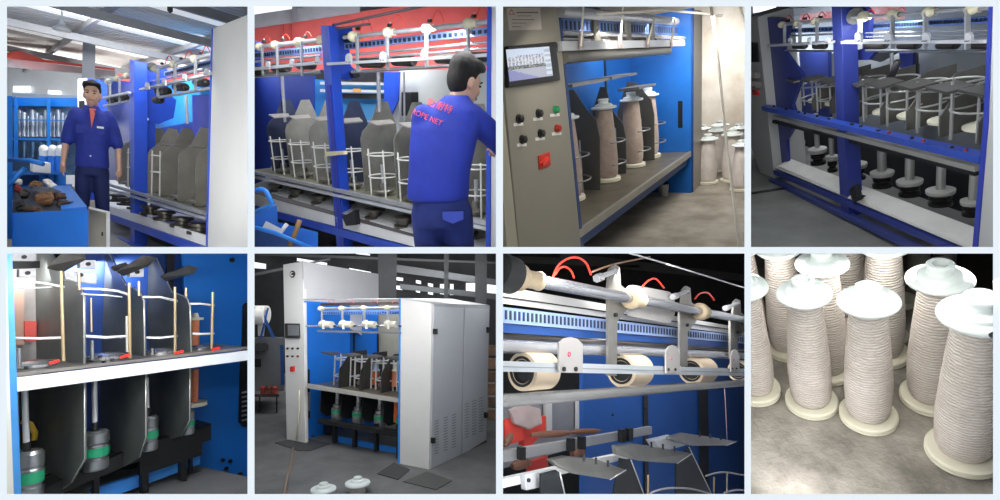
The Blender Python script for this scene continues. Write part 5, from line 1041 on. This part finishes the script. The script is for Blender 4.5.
# double door cabinet
T = Thing(R6, 'door_cabinet', 'large pale grey cabinet with two louvred doors and dark hinges, closest to the viewer', 'cabinet', R6(429, 476, y=-.05))
a, b = R6(400, 298.5, y=-.03), R6(431.8, 303.5, y=-.03); xs2 = b.x
T.p('front', P6([(400, 298.5), (431.8, 303.5), (428.7, 476.5), (399, 469)], (0, .04, 0), y=-.03), M_t, bevel=.004)
T.p('blue_edge', P6([(399.2, 298), (400.6, 298.5), (399.6, 469), (397.6, 468.5)], (0, .6, 0), y=-.035), mat('edge_blue6', '#2F8AD8', .4))
T.p('top_face', MB().prism([R6(400, 298.5, y=-.03), R6(431.8, 303.5, y=-.03), R6(489.5, 305.5, x=xs2), R6(452, 299, d=R6.px(R6(489.5, 305.5, x=xs2))[2])], (0, 0, .004)), mat('tower_side', '#BDBDBF'))
sd = mat('door_grey', '#B4B7BC', .42, var=.03)
T.p('side_shell', P6([(431.8, 303.5), (489.8, 306), (486.5, 441), (428.7, 476.5)], (-.03, 0, 0), x=xs2), mat('shell_grey', '#9EA1A5', .5))
d1 = T.p('door', P6([(433.2, 306.5), (463, 308), (460.5, 455.5), (430.2, 472)], (.012, 0, 0), x=xs2), sd, bevel=.003); d2 = T.p('door', P6([(464.2, 308), (488.5, 309), (485.3, 440), (461.7, 454.5)], (.012, 0, 0), x=xs2), sd, bevel=.003)
def louv(d, xs, y0, y1, sl, n=13):
    for x in xs:
        mb = MB()
        for k in range(n):
            y = y0+(y1-y0)*k/n-(x-xs[0])*sl; mb.prism([R6(*p, x=xs2+.012) for p in ((x, y), (x+4.0, y-1.4), (x+4.0, y-.5), (x, y+.9))], (.004, 0, 0))
        T.p('louvre', mb, mat('louvre_shade', '#8E9196', .5), d)
louv(d1, (434.5, 443.5, 452), 421, 456, .35); louv(d2, (464.5, 472, 479), 404, 440, .4)
for x, y in ((434.2, 331.5), (432, 440.3), (487.5, 330), (485, 415)): T.p('hinge', P6([(x-1.2, y-2.8), (x+1.4, y-2.8), (x+1.4, y+2.8), (x-1.2, y+2.8)], (.03, 0, 0), x=xs2+.012), M_black)
T.p('kick_strip', P6([(428.6, 474.5), (486.6, 440), (486.6, 442), (428.6, 478)], (-.01, 0, 0), x=xs2+.005), M_black)
# mats, floor hose, loose flanges
def flat(nm, q, m, lb, cat): solo(R6, nm, MB().prism([R6(*p, z=zf+.002) for p in q], (0, 0, .006)), m, lb, cat, R6(*q[0], z=zf))
mm = mat('rubber_mat', '#3E3F3F', .7)
flat('rubber_mat', [(275, 443), (300, 437), (330, 444), (310, 451), (298, 451)], mm, 'dark rubber mat beneath the foot of the tall control tower', 'mat')
flat('rubber_mat', [(377, 474), (394, 463), (410, 470), (398, 480)], mm, 'dark rubber mat in front of the machine leg beside the double door cabinet', 'mat')
flat('rubber_mat', [(403, 482), (427, 472), (452, 481), (436, 490)], mat('mat_worn', '#4E4E4C', .7), 'worn flat mat under the near corner of the double door cabinet', 'mat')
solo(R6, 'floor_hose', MB().tube([R6(*p, z=zf+.012) for p in ((293, 448), (292, 458), (290, 468), (287, 478), (284, 494))], .012, 8), mat('hose_brown', '#8A7464', .6), 'thin brown hose running over the concrete away from the tower', 'hose', R6(284, 494, z=zf))
solo(R6, 'power_cord', MB().tube([R6(299.5, 390, y=-.02), R6(299, 410, y=-.03), R6(296.5, 440, y=-.04)], .01, 8), mat('cord_cream', '#D8D0B8', .6), 'cream cord hanging down the front of the control tower', 'cord', R6(296.5, 440, y=-.02))
for x, y, lb in ((323, 488.5, 'white spool end at the lower frame edge, nearer to the brown hose'), (357.3, 482.5, 'white spool end standing on the concrete in front of the machine base')):
    b = R6(x, y+10, z=zf+.0); q = pr(R6, b, 1); T = Thing(R6, 'floor_spool', lb, 'spool', b, None)
    T.p('top_flange', MB().lathe(b+V((0, 0, 8*q)), (0, 0, 1), [(0, 0), (12*q, 0), (12.4*q, 1*q), (12*q, 2*q), (7*q, 3*q), (6.5*q, 4.5*q), (4.5*q, 5*q), (4*q, 7*q), (0, 7*q)], 32), M_ceram)
    T.p('core', MB().cyl(b, b+V((0, 0, 8*q)), 8*q, n=24), mat('core_grey', '#A8A49C', .6))
# machinery behind the tower
T = Thing(R6, 'winding_machine', 'grey and blue machine with a white drum, behind the tall control tower', 'machine', R6(265, 400, d=9))
T.p('housing', dq(R6, [(248, 337), (284, 337), (284, 391), (248, 391)], 8.6, .5), mat('housing_dim', '#7E8184', .6), bevel=.01)
T.p('panel_box', dq(R6, [(252, 359), (261, 359), (261, 367), (252, 367)], 8.5, .1), M_black)
for q in ([(253, 307), (255, 307), (251, 337), (248, 337)], [(259, 309), (261.5, 308), (275, 337), (272, 338)], [(267, 308), (269, 308), (262, 338), (259.5, 338)]): T.p('frame_leg', dq(R6, q, 8.4, .06), mat('frame_blue6', '#2A5CA8', .5))
T.p('drum', MB().cyl(R6(254, 315, d=8.5), R6(267, 315, d=8.5), .16, n=20), M_paper); T.p('drum_sheet', dq(R6, [(257, 315), (266, 315), (264, 336), (258, 336)], 8.5, .05), M_paper)
for x in (254, 259, 264): T.p('knob', MB().cyl(R6(x, 347, d=8.6), R6(x, 347, d=8.4), .07, n=12), M_dark)
T.p('side_post', dq(R6, [(280, 345), (283.5, 345), (284.5, 385), (281, 385)], 8.2, .1), mat('frame_blue6', '#2A5CA8'))
T = Thing(R6, 'work_bench', 'dim bench holding red and brown parts behind the control tower', 'bench', R6(265, 420, d=8.5))
T.p('bench_top', dq(R6, [(248, 394), (279, 394), (279, 397), (248, 397)], 8.0, .6), mat('bench_brown', '#4E4038', .7))
for x in (252, 259, 276): T.p('leg', dq(R6, [(x, 397), (x+1.5, 397), (x+1.5, 420), (x, 420)], 8.05, .06), M_dark)
for k, (x, c, l) in enumerate(((263, '#A83A34', 'red part sitting on the dim bench'), (269, '#8A4A3A', 'brownish part in the middle of the dim bench'), (275, '#B0483C', 'red brown part at the bench end beside the tower'))):
    c0 = R6(x, 393.6, d=8.2); solo(R6, 'machine_part', MB().lathe(c0, (0, 0, 1), [(0, 0), (.045, 0), (.04, .06), (.05, .1), (.02, .13), (0, .13)], 14), mat('part'+c[1:], c, .6), l, 'part', c0)
T = Thing(R6, 'pallet_goods', 'brown stack of boards and parts behind the double door cabinet', 'pallet', R6(492, 430, d=8))
for k in range(6): T.p('board', dq(R6, [(488, 345+k*13), (500, 345+k*13), (500, 356+k*13), (488, 356+k*13)], 7.6+.05*(k % 2), .5), mat('board%d' % (k % 2), ('#7E6350', '#A07E66')[k % 2], .7, var=.3), bevel=.01)
fill_lights(R6, 375, .85, (2.6, 3.6, 4.8, 6.0)); fill_lights(R6, 375, .5, (8.5, 10.5))
# ================================================================ bay 7: close view of feed pole, rollers and guides
R7 = Room((.668, -.166, .725), (.0447, .982, .1836), 569, 366, 1.5)
P7 = lambda pts, th, **k: MB().prism([R7(*p, **k) for p in pts], th)
T = Thing(R7, 'twisting_machine', 'top of a twisting machine in close view, with feed pole, cream cones and slotted rail', 'machine', R7(620, 380, y=0))
def trod(nm, y, L, r0, r1, m, n=24):
    a, b = R7(*L[0], y=y), R7(*L[1], y=y); ra, rb = pr(R7, a, r0), pr(R7, b, r1); return T.p(nm, MB().cyl(a, b, (ra+rb)/2, n=n), m)
PP = ((498, 273.5), (748, 320.5))
M_pole = mat('dark_chrome', '#A8ABB0', .14, .75, var=.1)
trod('feed_pole', -.02, PP, 7.2, 3.6, M_pole)
M_co = mat('tan_plastic', '#B9A88C', .5, var=.12, scale=20)
def cone7(x, r, l):
    c = R7(x, ly(PP, x), y=-.02); q = pr(R7, c, r); d = (R7(*PP[1], y=-.02)-R7(*PP[0], y=-.02)).normalized(); k = l/r
    T.p('feed_cone', MB().lathe(c, d, [(q*.5, -q*.5), (q*.85, -q*.5), (q, -q*.3), (q, q*.25), (q*.8, q*.55), (q*.66, q*.7), (q*.66, q*k*.8), (q*.74, q*k), (q*.5, q*k)], 32), M_co)
cone7(518, 14, 34); cone7(631, 10.5, 22); cone7(700.5, 8.5, 14)
c = R7(504, ly(PP, 504), y=-.02); T.p('pole_end', MB().cyl(R7(497, 270, y=-.02), R7(512, 276, y=-.02), pr(R7, c, 19), n=28), M_dark)
# oval steel plate
o = []
for k in range(28):
    a = 2*PI*k/28; o.append((650+(17 if math.cos(a) > 0 else -17)+math.cos(a)*9.5*.9, 305+3.2*(1 if math.cos(a) > 0 else -1)-1+math.sin(a)*16))
T.p('oval_plate', P7(o, (0, .008, 0), y=.02), mat('oval_steel', '#B4B2B0', .35, .3, var=.15))
ST = mat('bracket_steel', '#8F8D88', .38, .6, var=.2)
for (hx, hy, s, x0, x1, y1) in ((614.5, 272, 1.3, 608.3, 617.3, 376), (686.5, 292, 1.0, 680, 688, 366), (737, 304, .85, 730.5, 738, 358)):
    a = T.p('bracket', P7([(hx-3.5*s, hy-2*s), (hx, hy-6*s), (hx+4*s, hy-4*s), (hx+5*s, hy+10*s), (hx+12*s, hy+16*s), (hx+13*s, hy+25*s), (hx+3, hy+38*s), (x1, hy+40*s), (x1-.5, y1), (x0, y1), (x0, hy+20*s), (hx-5*s, hy+14*s)], (0, .01, 0), y=.012), ST)
    for dx, dy in ((0, 0), (5, 22), (0, 33)): c = R7(hx+dx*s, hy+dy*s, y=.012); T.p('bracket_bolt', MB().cyl(c, c-V((0, .01, 0)), pr(R7, c, 1.6*s), n=10), M_dark, a)
    c = R7(hx-9*s, hy+3*s, y=.0); T.p('fitting', MB().cyl(c, R7(hx+1*s, hy-1*s, y=.0), pr(R7, c, 2*s), n=12), M_steel, a); T.p('fitting_nut', MB().cyl(R7(hx-14*s, hy+5*s, y=0), R7(hx-10*s, hy+4*s, y=0), pr(R7, c, 3.4*s), n=6), M_chrome, a)
def tub(nm, pts, r, m, y=-.0, sub=5):
    P = [R7(*p, y=y) for p in pts]; s = []
    for i in range(len(P)-1):
        p0, p1, p2, p3 = P[max(0, i-1)], P[i], P[i+1], P[min(len(P)-1, i+2)]
        for k in range(sub):
            t = k/sub; s.append(.5*((2*p1)+(p2-p0)*t+(2*p0-5*p1+4*p2-p3)*t*t+(3*p1-p0-3*p2+p3)*t**3))
    s.append(P[-1]); return T.p(nm, MB().tube(s, pr(R7, s[0], r), 10), m)
hr = mat('red_hose', '#E0402E')
for q, r in (([(553, 277), (558, 266), (567, 259), (577, 257.5), (586, 263), (591, 275)], 1.2), ([(555, 275), (560, 268), (566, 267), (571, 271), (574, 278)], 1.1), ([(642, 287), (648.6, 280.5), (656, 279), (664, 288)], .9), ([(695, 299), (700, 293.5), (708, 293), (714, 300)], .8)): tub('air_hose', q, r, hr)
tub('thin_rod', [(626, 252), (680, 268), (750, 289.5)], 1.0, M_chrome, -.12); tub('copper_pipe', [(592, 272), (615, 264), (650, 257)], 1.0, mat('copper_pipe', '#A07A66', .4, .4), .2)
# pale strip, slotted blue rail, tubes
T.p('pale_panel', P7([(500, 286), (525, 290), (748, 329), (748, 336), (612, 318), (500, 303)], (0, .01, 0), y=.10), mat('pale_panel', '#D2D2D0', .4, var=.05))
T.p('panel_edge', P7([(500, 296), (748, 331.5), (748, 332.5), (500, 297.2)], (0, -.004, 0), y=.10), M_dark)
s = T.p('slotted_rail', P7([(500, 306.5), (748, 336.5), (748, 344), (500, 322.5)], (0, .01, 0), y=.06), mat('slotted_blue7', '#8FA6D2', .45, var=.05))
mb = MB(); x = 505.
while x < 744:
    w = 1.8*(1-(x-505)/480); y0 = 306.5+(x-500)*.121; h = 15.5-(x-500)*.033
    mb.prism([R7(*p, y=.059) for p in ((x, y0+h*.2), (x+w, y0+h*.2+.1), (x+w, y0+h*.82), (x, y0+h*.8))], (0, -.002, 0)); x += 4.5*(1-(x-505)/420)
T.p('slot_pattern', mb, mat('slot_dark7', '#243250', .6), s)
T.p('blue_strip', P7([(500, 323), (748, 344.5), (748, 349), (500, 332)], (0, .01, 0), y=.07), mat('strip_blue7', '#1C4C94', .4))
trod('back_tube', .10, ((498, 336), (748, 349)), 4.5, 2.6, mat('dull_tube7', '#7E7B78', .3, .7)); trod('drive_tube', .05, ((498, 346), (748, 356)), 6, 3.6, M_chrome)
M_rl = mat('cream_roller', '#DCC9AE', .55, var=.1)
for x0, x1, yc, r in ((522, 546, 371.5, 18.5), (621, 640, 371, 15.5), (691, 706, 371, 12.5), (738, 750, 371, 10)):
    a, b = R7(x0, yc, y=.05), R7(x1, yc-1, y=.05); q = pr(R7, a.lerp(b, .5), r); p = T.p('yarn_roller', MB().lathe(a, b-a, [(q*.62, 0), (q, 0), (q*1.0, (b-a).length), (q*.3, (b-a).length)], 34), M_rl)
    T.p('roller_bore', MB().lathe(a-(b-a)*.03, b-a, [(0, .02), (q*.62, .015), (q*.66, 0), (q*.8, 0), (q*.8, .02)], 30), M_dark, p)
T.p('plate_rail', P7([(500, 361), (748, 369), (748, 376), (500, 371.5)], (0, .008, 0), y=-.05), mat('rail_alu7', '#C4CBD0', .35, .4)); T.p('plate_rail', P7([(500, 366), (748, 372.4), (748, 373), (500, 367)], (0, -.003, 0), y=-.05), mat('rail_groove', '#8A9094', .4))
for x, y0, y1, w in ((569.3, 337, 372.5, 11.8), (671.5, 345, 373, 6.8), (734, 349, 372, 4.2)):
    p = T.p('nameplate', P7([(x-w, y1), (x-w, y0+6), (x-w*.55, y0+1.5), (x, y0), (x+w*.55, y0+1.8), (x+w, y0+7), (x+w, y1)], (0, -.006, 0), y=-.058), mat('plate7', '#B9B6B4', .4, .5, var=.1))
    for sx in (-.5, .5): c = R7(x+sx*w, y1-3.5, y=-.064); T.p('screw', MB().cyl(c, c-V((0, .005, 0)), pr(R7, c, w*.2), n=12), M_black, p)
    c = R7(x, (y0+y1)/2-.5, y=-.0645); T.p('emblem', MB().ring(c, pr(R7, c, w*.17), pr(R7, c, w*.06), 14, (0, 1, 0)), mat('emblem7', '#C8405A', .6), p)
trod('round_beam', -.03, ((498, 401), (748, 382.5)), 5.8, 3.6, mat('beam7', '#A8A8A6', .25, .85))
# wall panels and background
T.p('back_panel', P7([(583, 352), (750, 352), (750, 500), (583, 500)], (0, .02, 0), y=.42), mat('panel_blue7', '#17509C', .45, var=.12, scale=3))
for a, b in ((643.5, 648), (699, 708)): T.p('panel_slot', P7([(a, 386), (b, 385), (b+1, 500), (a+1.5, 500)], (0, .004, 0), y=.41), M_black)
for x, y in ((612, 415), (700, 404), (705, 440), (644.5, 408)): c = R7(x, y, y=.41); T.p('panel_bolt', MB().cyl(c, c-V((0, .008, 0)), .006, n=8), M_black)
bar(T, R7, .25, ((500, 456.5), (650, 430)), 8.5, mat('lower_rail7', '#B4B6BA', .35, .5), 'lower_rail', .02)
for x in (519, 568.5, 579.5, 620, 627): T.p('rail_clamp', P7([(x-2.2, ly(((500, 456), (650, 430)), x)-6), (x+2.2, ly(((500, 456), (650, 430)), x)-6.5), (x+2.2, ly(((500, 456), (650, 430)), x)+6), (x-2.2, ly(((500, 456), (650, 430)), x)+6.5)], (0, -.02, 0), y=.235), M_black)
bar(T, R7, .12, ((500, 483), (630, 454)), 7, mat('white_rail7', '#D8DADC', .4), 'white_rail', .02)
T.p('rail_block', P7([(520, 473), (534, 470), (535, 486), (521, 489)], (0, -.02, 0), y=.11), mat('block_white7', '#C4C6CA', .4), bevel=.002)
c = R7(528, 480, y=.09); T.p('block_bolt', MB().cyl(c, c-V((0, .006, 0)), pr(R7, c, 2), n=10), M_black)
wg = mat('wing_steel7', '#8A8A86', .28, .75, var=.25)
for q in ([(551, 460), (566, 456.5), (596, 459), (626, 470), (610, 479.5), (575, 474), (557, 466)], [(616, 446), (634, 443.5), (662, 448), (692, 453.5), (677, 463.5), (640, 461), (618, 455)], [(670.5, 437), (684, 433), (710, 437), (736.5, 441.5), (726, 445.5), (692, 446), (671, 440)]):
    p = T.p('guide_wing', MB().prism([R7(*v, y=.02+.02*math.sin(i)) for i, v in enumerate(q)], (0, .02, .0)), wg, bevel=.002)
    T.p('wing_edge', MB().tube([R7(*q[3], y=.012), R7(*q[4], y=.012)], .0022, 6), mat('edge_bright7', '#E4E4E2', .3, .5), p)
    for t in (.3, .5, .7): c = R7(q[1][0]+(q[3][0]-q[1][0])*t, q[1][1]+(q[3][1]-q[1][1])*t+1, y=.01); T.p('wing_screw', MB().cyl(c, c+V((0, 0, .02)), .004, n=8), M_dark, p)
dk = mat('dark_plate7', '#2F3338', .35, .5, var=.3)
for q in ([(556, 470), (560, 473), (566, 500), (541, 500), (541, 474)], [(620, 458), (631, 460), (646, 500), (612, 500)], [(676, 462), (689, 447), (713, 497), (676, 500)]):
    p = T.p('separator_plate', MB().prism([R7(*v, y=.06) for v in q], (0, .006, 0)), dk); T.p('plate_edge', MB().tube([R7(*q[1], y=.058), R7(*q[2], y=.058)], .0025, 6), mat('edge_bright7', '#E4E4E2'), p)
for q, r in (([(646, 497), (655, 491), (672, 488), (692, 489), (711, 494)], 1.0), ([(706, 476), (716, 473), (728, 472.5), (748, 476)], .9), ([(724, 493), (736, 490), (748, 491)], .9)): tub('guard_ring', q, r, M_steel, .0)
for x, y0, y1 in ((648, 475, 500), (714, 477, 500), (727, 473, 492)): T.p('guard_rod', MB().cyl(R7(x, y0, y=.0), R7(x, y1, y=.0), .004, n=8), rdm)
T.p('gear_block', P7([(655, 441), (676, 436), (690, 444), (662, 452)], (0, .04, 0), y=.06), M_alu)
solo(R7, 'yarn_strand', MB().tube([R7(724.5, 388, y=-.0), R7(726, 415, y=0), R7(727, 441, y=0)], .0016, 6), mat('pink_thread', '#C9A0A8', .8), 'thin pinkish yarn strand dropping from the round beam to the guide wing', 'yarn', R7(727, 441, y=0))
# behind: grey glass, red basket, brown bobbins
T = Thing(R7, 'glass_partition', 'grey glazed partition behind the rails, next to the dark blue panel', 'partition', R7(550, 450, y=.6))
T.p('pane', P7([(498, 400), (584, 392), (584, 445), (498, 470)], (0, .01, 0), y=.75), mat('hazy_glass', '#8C8E94', .4, var=.2)); T.p('frame', P7([(546, 394), (552, 394), (552, 432), (547, 432)], (0, .02, 0), y=.72), M_grey); T.p('frame', P7([(578, 396), (583, 396), (583, 430), (578, 430)], (0, .02, 0), y=.72), M_grey)
T = Thing(R7, 'red_basket', 'red plastic basket filled with clear wrap behind the lower rail', 'basket', R7(525, 446, y=.5))
T.p('basket_wall', P7([(505, 420), (523, 417.5), (524, 440), (505, 446)], (0, .03, 0), y=.5), mat('basket_red', '#E0483E', .5, var=.15)); T.p('basket_wall', P7([(524, 419), (546, 416), (546, 432), (530, 446), (524, 446)], (0, .03, 0), y=.52), mat('basket_red', '#E0483E'))
T.p('wrap', P7([(510, 410), (524, 404), (541, 409), (543, 424), (530, 430), (515, 424)], (0, .02, 0), y=.48), mat('cloudy_wrap', '#B8A8A8', .3, var=.3), bevel=.006)
T.p('lower_wall', P7([(530, 462), (548, 456), (548, 470), (530, 474)], (0, .02, 0), y=.45), mat('basket_dark', '#A83028', .5))
M_bn = mat('brown_cop', '#6E4A3A', .6, var=.25)
for k, (x0, y0, x1, y1, r, l) in enumerate(((531, 435, 570, 433, 3.4, 'long brown bobbin lying above the lower rail beside the red basket'), (570, 432, 600, 431, 3.0, 'brown bobbin lying between two rail clamps'), (512, 466, 530, 462, 5, 'stout brown bobbin below the lower rail near the frame edge'), (572, 455, 583, 452, 6, 'brown bobbin standing under the rail clamps'), (504, 446, 512, 434, 4, 'short pale brown bobbin at the basket corner'))):
    a, b = R7(x0, y0, y=.3), R7(x1, y1, y=.3); r = pr(R7, a, r); solo(R7, 'bobbin', MB().lathe(a, b-a, [(0, 0), (r*.5, 0), (r, (b-a).length*.25), (r, (b-a).length*.75), (r*.5, (b-a).length), (0, (b-a).length)], 18), M_bn, l, 'bobbin', a)
struct(R7, 'wall_machine_close', dq(R7, [(498, 340), (750, 340), (750, 500), (498, 500)], 5.0, .1), mat('dim_wall7', '#33363A', .8)); struct(R7, 'wall_dark_hall', dq(R7, [(498, 248), (750, 248), (750, 350), (498, 350)], 6, .1), mat('hall_black7', '#1E1D1D', .9, col2='#121212'))
for k, q in enumerate(([(560, 252), (750, 275), (750, 282), (560, 262)], [(500, 255), (640, 262), (640, 268), (500, 262)])): struct(R7, 'trim_hall_truss_%d' % (k+1), dq(R7, q, 5.6, .1), mat('truss7', '#2E2B2A', .7))
fill_lights(R7, 620, 2.1, (1.0, 1.35, 1.8, 2.6), (1, .98, .95)); area(R7, (620, 482, 1.15), (640, 430, 2.2), .2, 2.5)
# ================================================================ bay 8: wound spools on a concrete floor
R8 = Room((1, 0, .2), (-.32, .842, -.435), 867.5, 418, 1.3)
M_conc = mat('worn_concrete', '#A8A298', .8, col2='#6E6961', scale=7, bump=.5, bscale=70)
struct(R8, 'floor_spool_bay', poly(R8, [(745, 500), (1000, 500), (1000, 235), (745, 235)], (0, 0, -.05), z=0), M_conc)
G8 = 'wound yarn spools standing on the concrete floor'
for px, py, k, lb in [
    (811.5, 404, 1.0, 'cream yarn spool standing just behind the open patch of floor, leaning away from its neighbour'),
    (868, 418, 1.0, 'cream yarn spool in the middle of the front row, whole base in view'),
    (930, 400, 1.0, 'cream yarn spool with a small dark mark on its white top flange'),
    (962, 455, 1.08, 'biggest and closest cream yarn spool, its top flange cut by the frame edge'),
    (757, 392, 1.0, 'cream yarn spool whose top is cut off by the frame, beside the open concrete'),
    (827, 372, 1.0, 'cream yarn spool in the second row with only the rim of its top flange showing'),
    (882, 356, 1.0, 'cream yarn spool in the second row directly behind the middle front spool'),
    (788, 350, 1.0, 'cream yarn spool in the third row with its top out of the frame'),
    (752, 345, 1.0, 'cream yarn spool in the back corner, only a strip of yarn showing'),
    (848, 332, 1.0, 'cream yarn spool glimpsed deep between two second row spools'),
]:
    spool(R8, px, py, lb, G8, k*1.08, kr=.82, w=.93)
M_stl = mat('round_post_steel', '#A9A79E', .35, .5, var=.2, stretch=(1, 1, .2))
for a, b, w, lb in (((917, 293), (921, 252), 8.5, 'grey steel post between the spools and the dark corner'), ((943, 276), (947, 250), 9, 'grey steel post farther back in the dark corner of the floor')):
    p = R8(*a, z=0); t = V((p.x, p.y, .5)); solo(R8, 'steel_post', MB().cyl(p, t, pr(R8, p, w), n=20), M_stl, lb, 'post', p)
for x, y, w, lb in ((903, 303, 11, 'cream disc lying flat on the floor by the near steel post'), (905, 281, 9, 'small pale disc on the floor behind the near steel post'), (897, 338, 9, 'cream disc edge peeping out beside the second row spool')):
    p = R8(x, y, z=0); q = pr(R8, p, w); solo(R8, 'loose_flange', MB().lathe(p, (0, 0, 1), [(0, 0), (q, 0), (q, .006), (q*.93, .008), (q*.93, .012), (q, .014), (q, .02), (q*.9, .022), (0, .022)], 32), M_ivory, lb, 'flange', p)
p = R8(985, 285, z=0); solo(R8, 'dark_floor_patch', MB().prism([R8(*q, z=.001) for q in ((928, 250), (1000, 250), (1000, 312), (962, 300))], (0, 0, .006)), mat('dark_floor', '#3A342F', .6, var=.5, scale=20), 'dark patch of floor in the far corner', 'mat', p)  # thin darker slab laid over the concrete in this corner
fill_lights(R8, 870, .85, (1.02, 1.2), (1, .98, .95)); area(R8, (940, 264, 1.9), (940, 300, 2.6), .3, 1.5); area(R8, (800, 476, 1.12), (880, 400, 1.5), .15, .7)
import bmesh
# lettering follows the cloth it is printed on
bpy.context.view_layer.update()
for t, cloth, n in SHRINK:
    ev = cloth.evaluated_get(bpy.context.evaluated_depsgraph_get()); me = t.data
    lo = min(v.co.dot(n) for v in me.vertices); far = V(n)*1.5
    bm = bmesh.new(); bm.from_mesh(me)
    for v in bm.verts:
        e = v.co.dot(n)-lo; p = v.co-n*e
        h, loc, nn, idx = ev.ray_cast(p+far, -n)
        if h: v.co = loc+n*(.002+min(e, .002))
    bm.to_mesh(me); bm.free()
# ================================================================ display partition with its eight openings
XS = [(7, 247.5), (254.5, 496), (503, 744.5), (751, 993)]; YS = [(6.5, 247), (253.5, 494)]
def W(px, py, d): return EYE+ray(px, py)*d
def frustum(px0, py0, px1, py1, d0, d1):
    m = MB(); q = [(px0, py0), (px1, py0), (px1, py1), (px0, py1)]
    m.add([W(*p, d0) for p in q]+[W(*p, d1) for p in q], [(0, 3, 2, 1), (4, 5, 6, 7), (0, 1, 5, 4), (1, 2, 6, 5), (2, 3, 7, 6), (3, 0, 4, 7)]); return m
# nothing of one bay reaches into its neighbour: whatever the photograph's edge cuts ends at the bay's divider
bpy.context.view_layer.update()
def clip(o, box):
    W = o.matrix_world; me = o.data; x0, y0, x1, y1 = box
    pl = []
    for n, (px, py) in ((V((1, (500-x0)/F, 0)), (x0, 250)), (V((-1, (x1-500)/F, 0)), (x1, 250)), (V((0, (y1-250)/F, 1)), (500, y1)), (V((0, (250-y0)/F, -1)), (500, y0))):
        pl.append((n, EYE))
    cut = [(n, p) for n, p in pl if any((W @ v.co-p).dot(n) < 0 for v in me.vertices)]
    near = any((W @ v.co).y < D0+.03 for v in me.vertices)
    if near: cut.append((V((0, 1, 0)), V((0, D0+.025, 0))))
    if not cut: return
    bm = bmesh.new(); bm.from_mesh(me); bm.transform(W)
    for n, p in cut:
        g = bmesh.ops.bisect_plane(bm, geom=bm.verts[:]+bm.edges[:]+bm.faces[:], plane_co=p, plane_no=n, clear_inner=True)
        ed = [e for e in g['geom_cut'] if isinstance(e, bmesh.types.BMEdge)]
        if ed and len(me.vertices) < 3000:
            try: bmesh.ops.holes_fill(bm, edges=ed, sides=0)
            except Exception: pass
    bm.transform(W.inverted())
    if not bm.faces: bm.free(); return 'gone'
    nm = me.copy() if me.users > 1 else me; bm.to_mesh(nm); bm.free(); o.data = nm
D0, D1 = .90, 13.
def bay_of(o):
    while o.parent: o = o.parent
    return BAY.get(o.name)
for o in list(bpy.data.objects):
    if o.type != 'MESH': continue
    b = bay_of(o)
    if b is None: continue
    x0, x1 = XS[b % 4]; y0, y1 = YS[b//4]
    if clip(o, (x0-.35, y0-.35, x1+.35, y1+.35)) == 'gone': 
        for c in list(o.children): bpy.data.objects.remove(c)
        bpy.data.objects.remove(o)
class World:
    M = Matrix.Identity(4)
xs = [-14, 7, 247.5, 254.5, 496, 503, 744.5, 751, 993, 1014]; ys = [-14, 6.5, 247, 253.5, 494, 514]
front = MB()
for i in range(9):
    for j in range(5):
        if i % 2 == 0 or j % 2 == 0:
            f = frustum(xs[i], ys[j], xs[i+1], ys[j+1], D0, D0+.02)
            b = len(front.v); front.v += f.v; front.f += [tuple(b+q for q in t) for t in f.f]; front.s += [False]*6
struct(World, 'wall_front', front, M_edge)
for nm, a in (('baffle_left', (-14, -14, 6.5, 514)), ('baffle_right', (993.5, -14, 1014, 514)), ('baffle_top', (6.5, -14, 993.5, 6)), ('baffle_bottom', (6.5, 494.5, 993.5, 514)),
              ('baffle_middle', (6.5, 247.5, 993.5, 253))):
    struct(World, nm, frustum(*a, D0+.02, D1), M_div)  # unseen casing walls, added to shut stray light out of the bays
for k, (a, b) in enumerate(((248, 254), (496.5, 502.5), (745, 750.5))):
    for nm, y0, y1 in (('upper', 6, 247.5), ('lower', 253, 494.5)):
        struct(World, 'bay_baffle_%s' % nm, frustum(a, y0, b, y1, D0+.02, D1), M_div)  # seen edge-on only; added to stop light leaking between bays
struct(World, 'baffle_back', frustum(-14, -14, 1014, 514, D1, D1+.1), M_div)  # unseen closing board, added to keep outside light off the bays

cam = bpy.data.cameras.new('camera'); co = bpy.data.objects.new('camera', cam); COL.objects.link(co)
cam.sensor_width = 36; cam.lens = 36*F/1000; cam.clip_start = .05; cam.clip_end = 100
co.location = EYE; co.rotation_euler = (PI/2, 0, 0)
sc = bpy.context.scene; sc.camera = co
w = bpy.data.worlds.new('world'); sc.world = w; w.use_nodes = True
w.node_tree.nodes['Background'].inputs[0].default_value = (1, 1, 1, 1); w.node_tree.nodes['Background'].inputs[1].default_value = 1.0
sc.view_settings.view_transform = 'Standard'; sc.view_settings.look = 'None'; sc.view_settings.exposure = 0; sc.view_settings.gamma = 1
sc.cycles.use_denoising = True; sc.cycles.max_bounces = 6; sc.cycles.diffuse_bounces = 3; sc.cycles.glossy_bounces = 3
sc.cycles.sample_clamp_indirect = 4
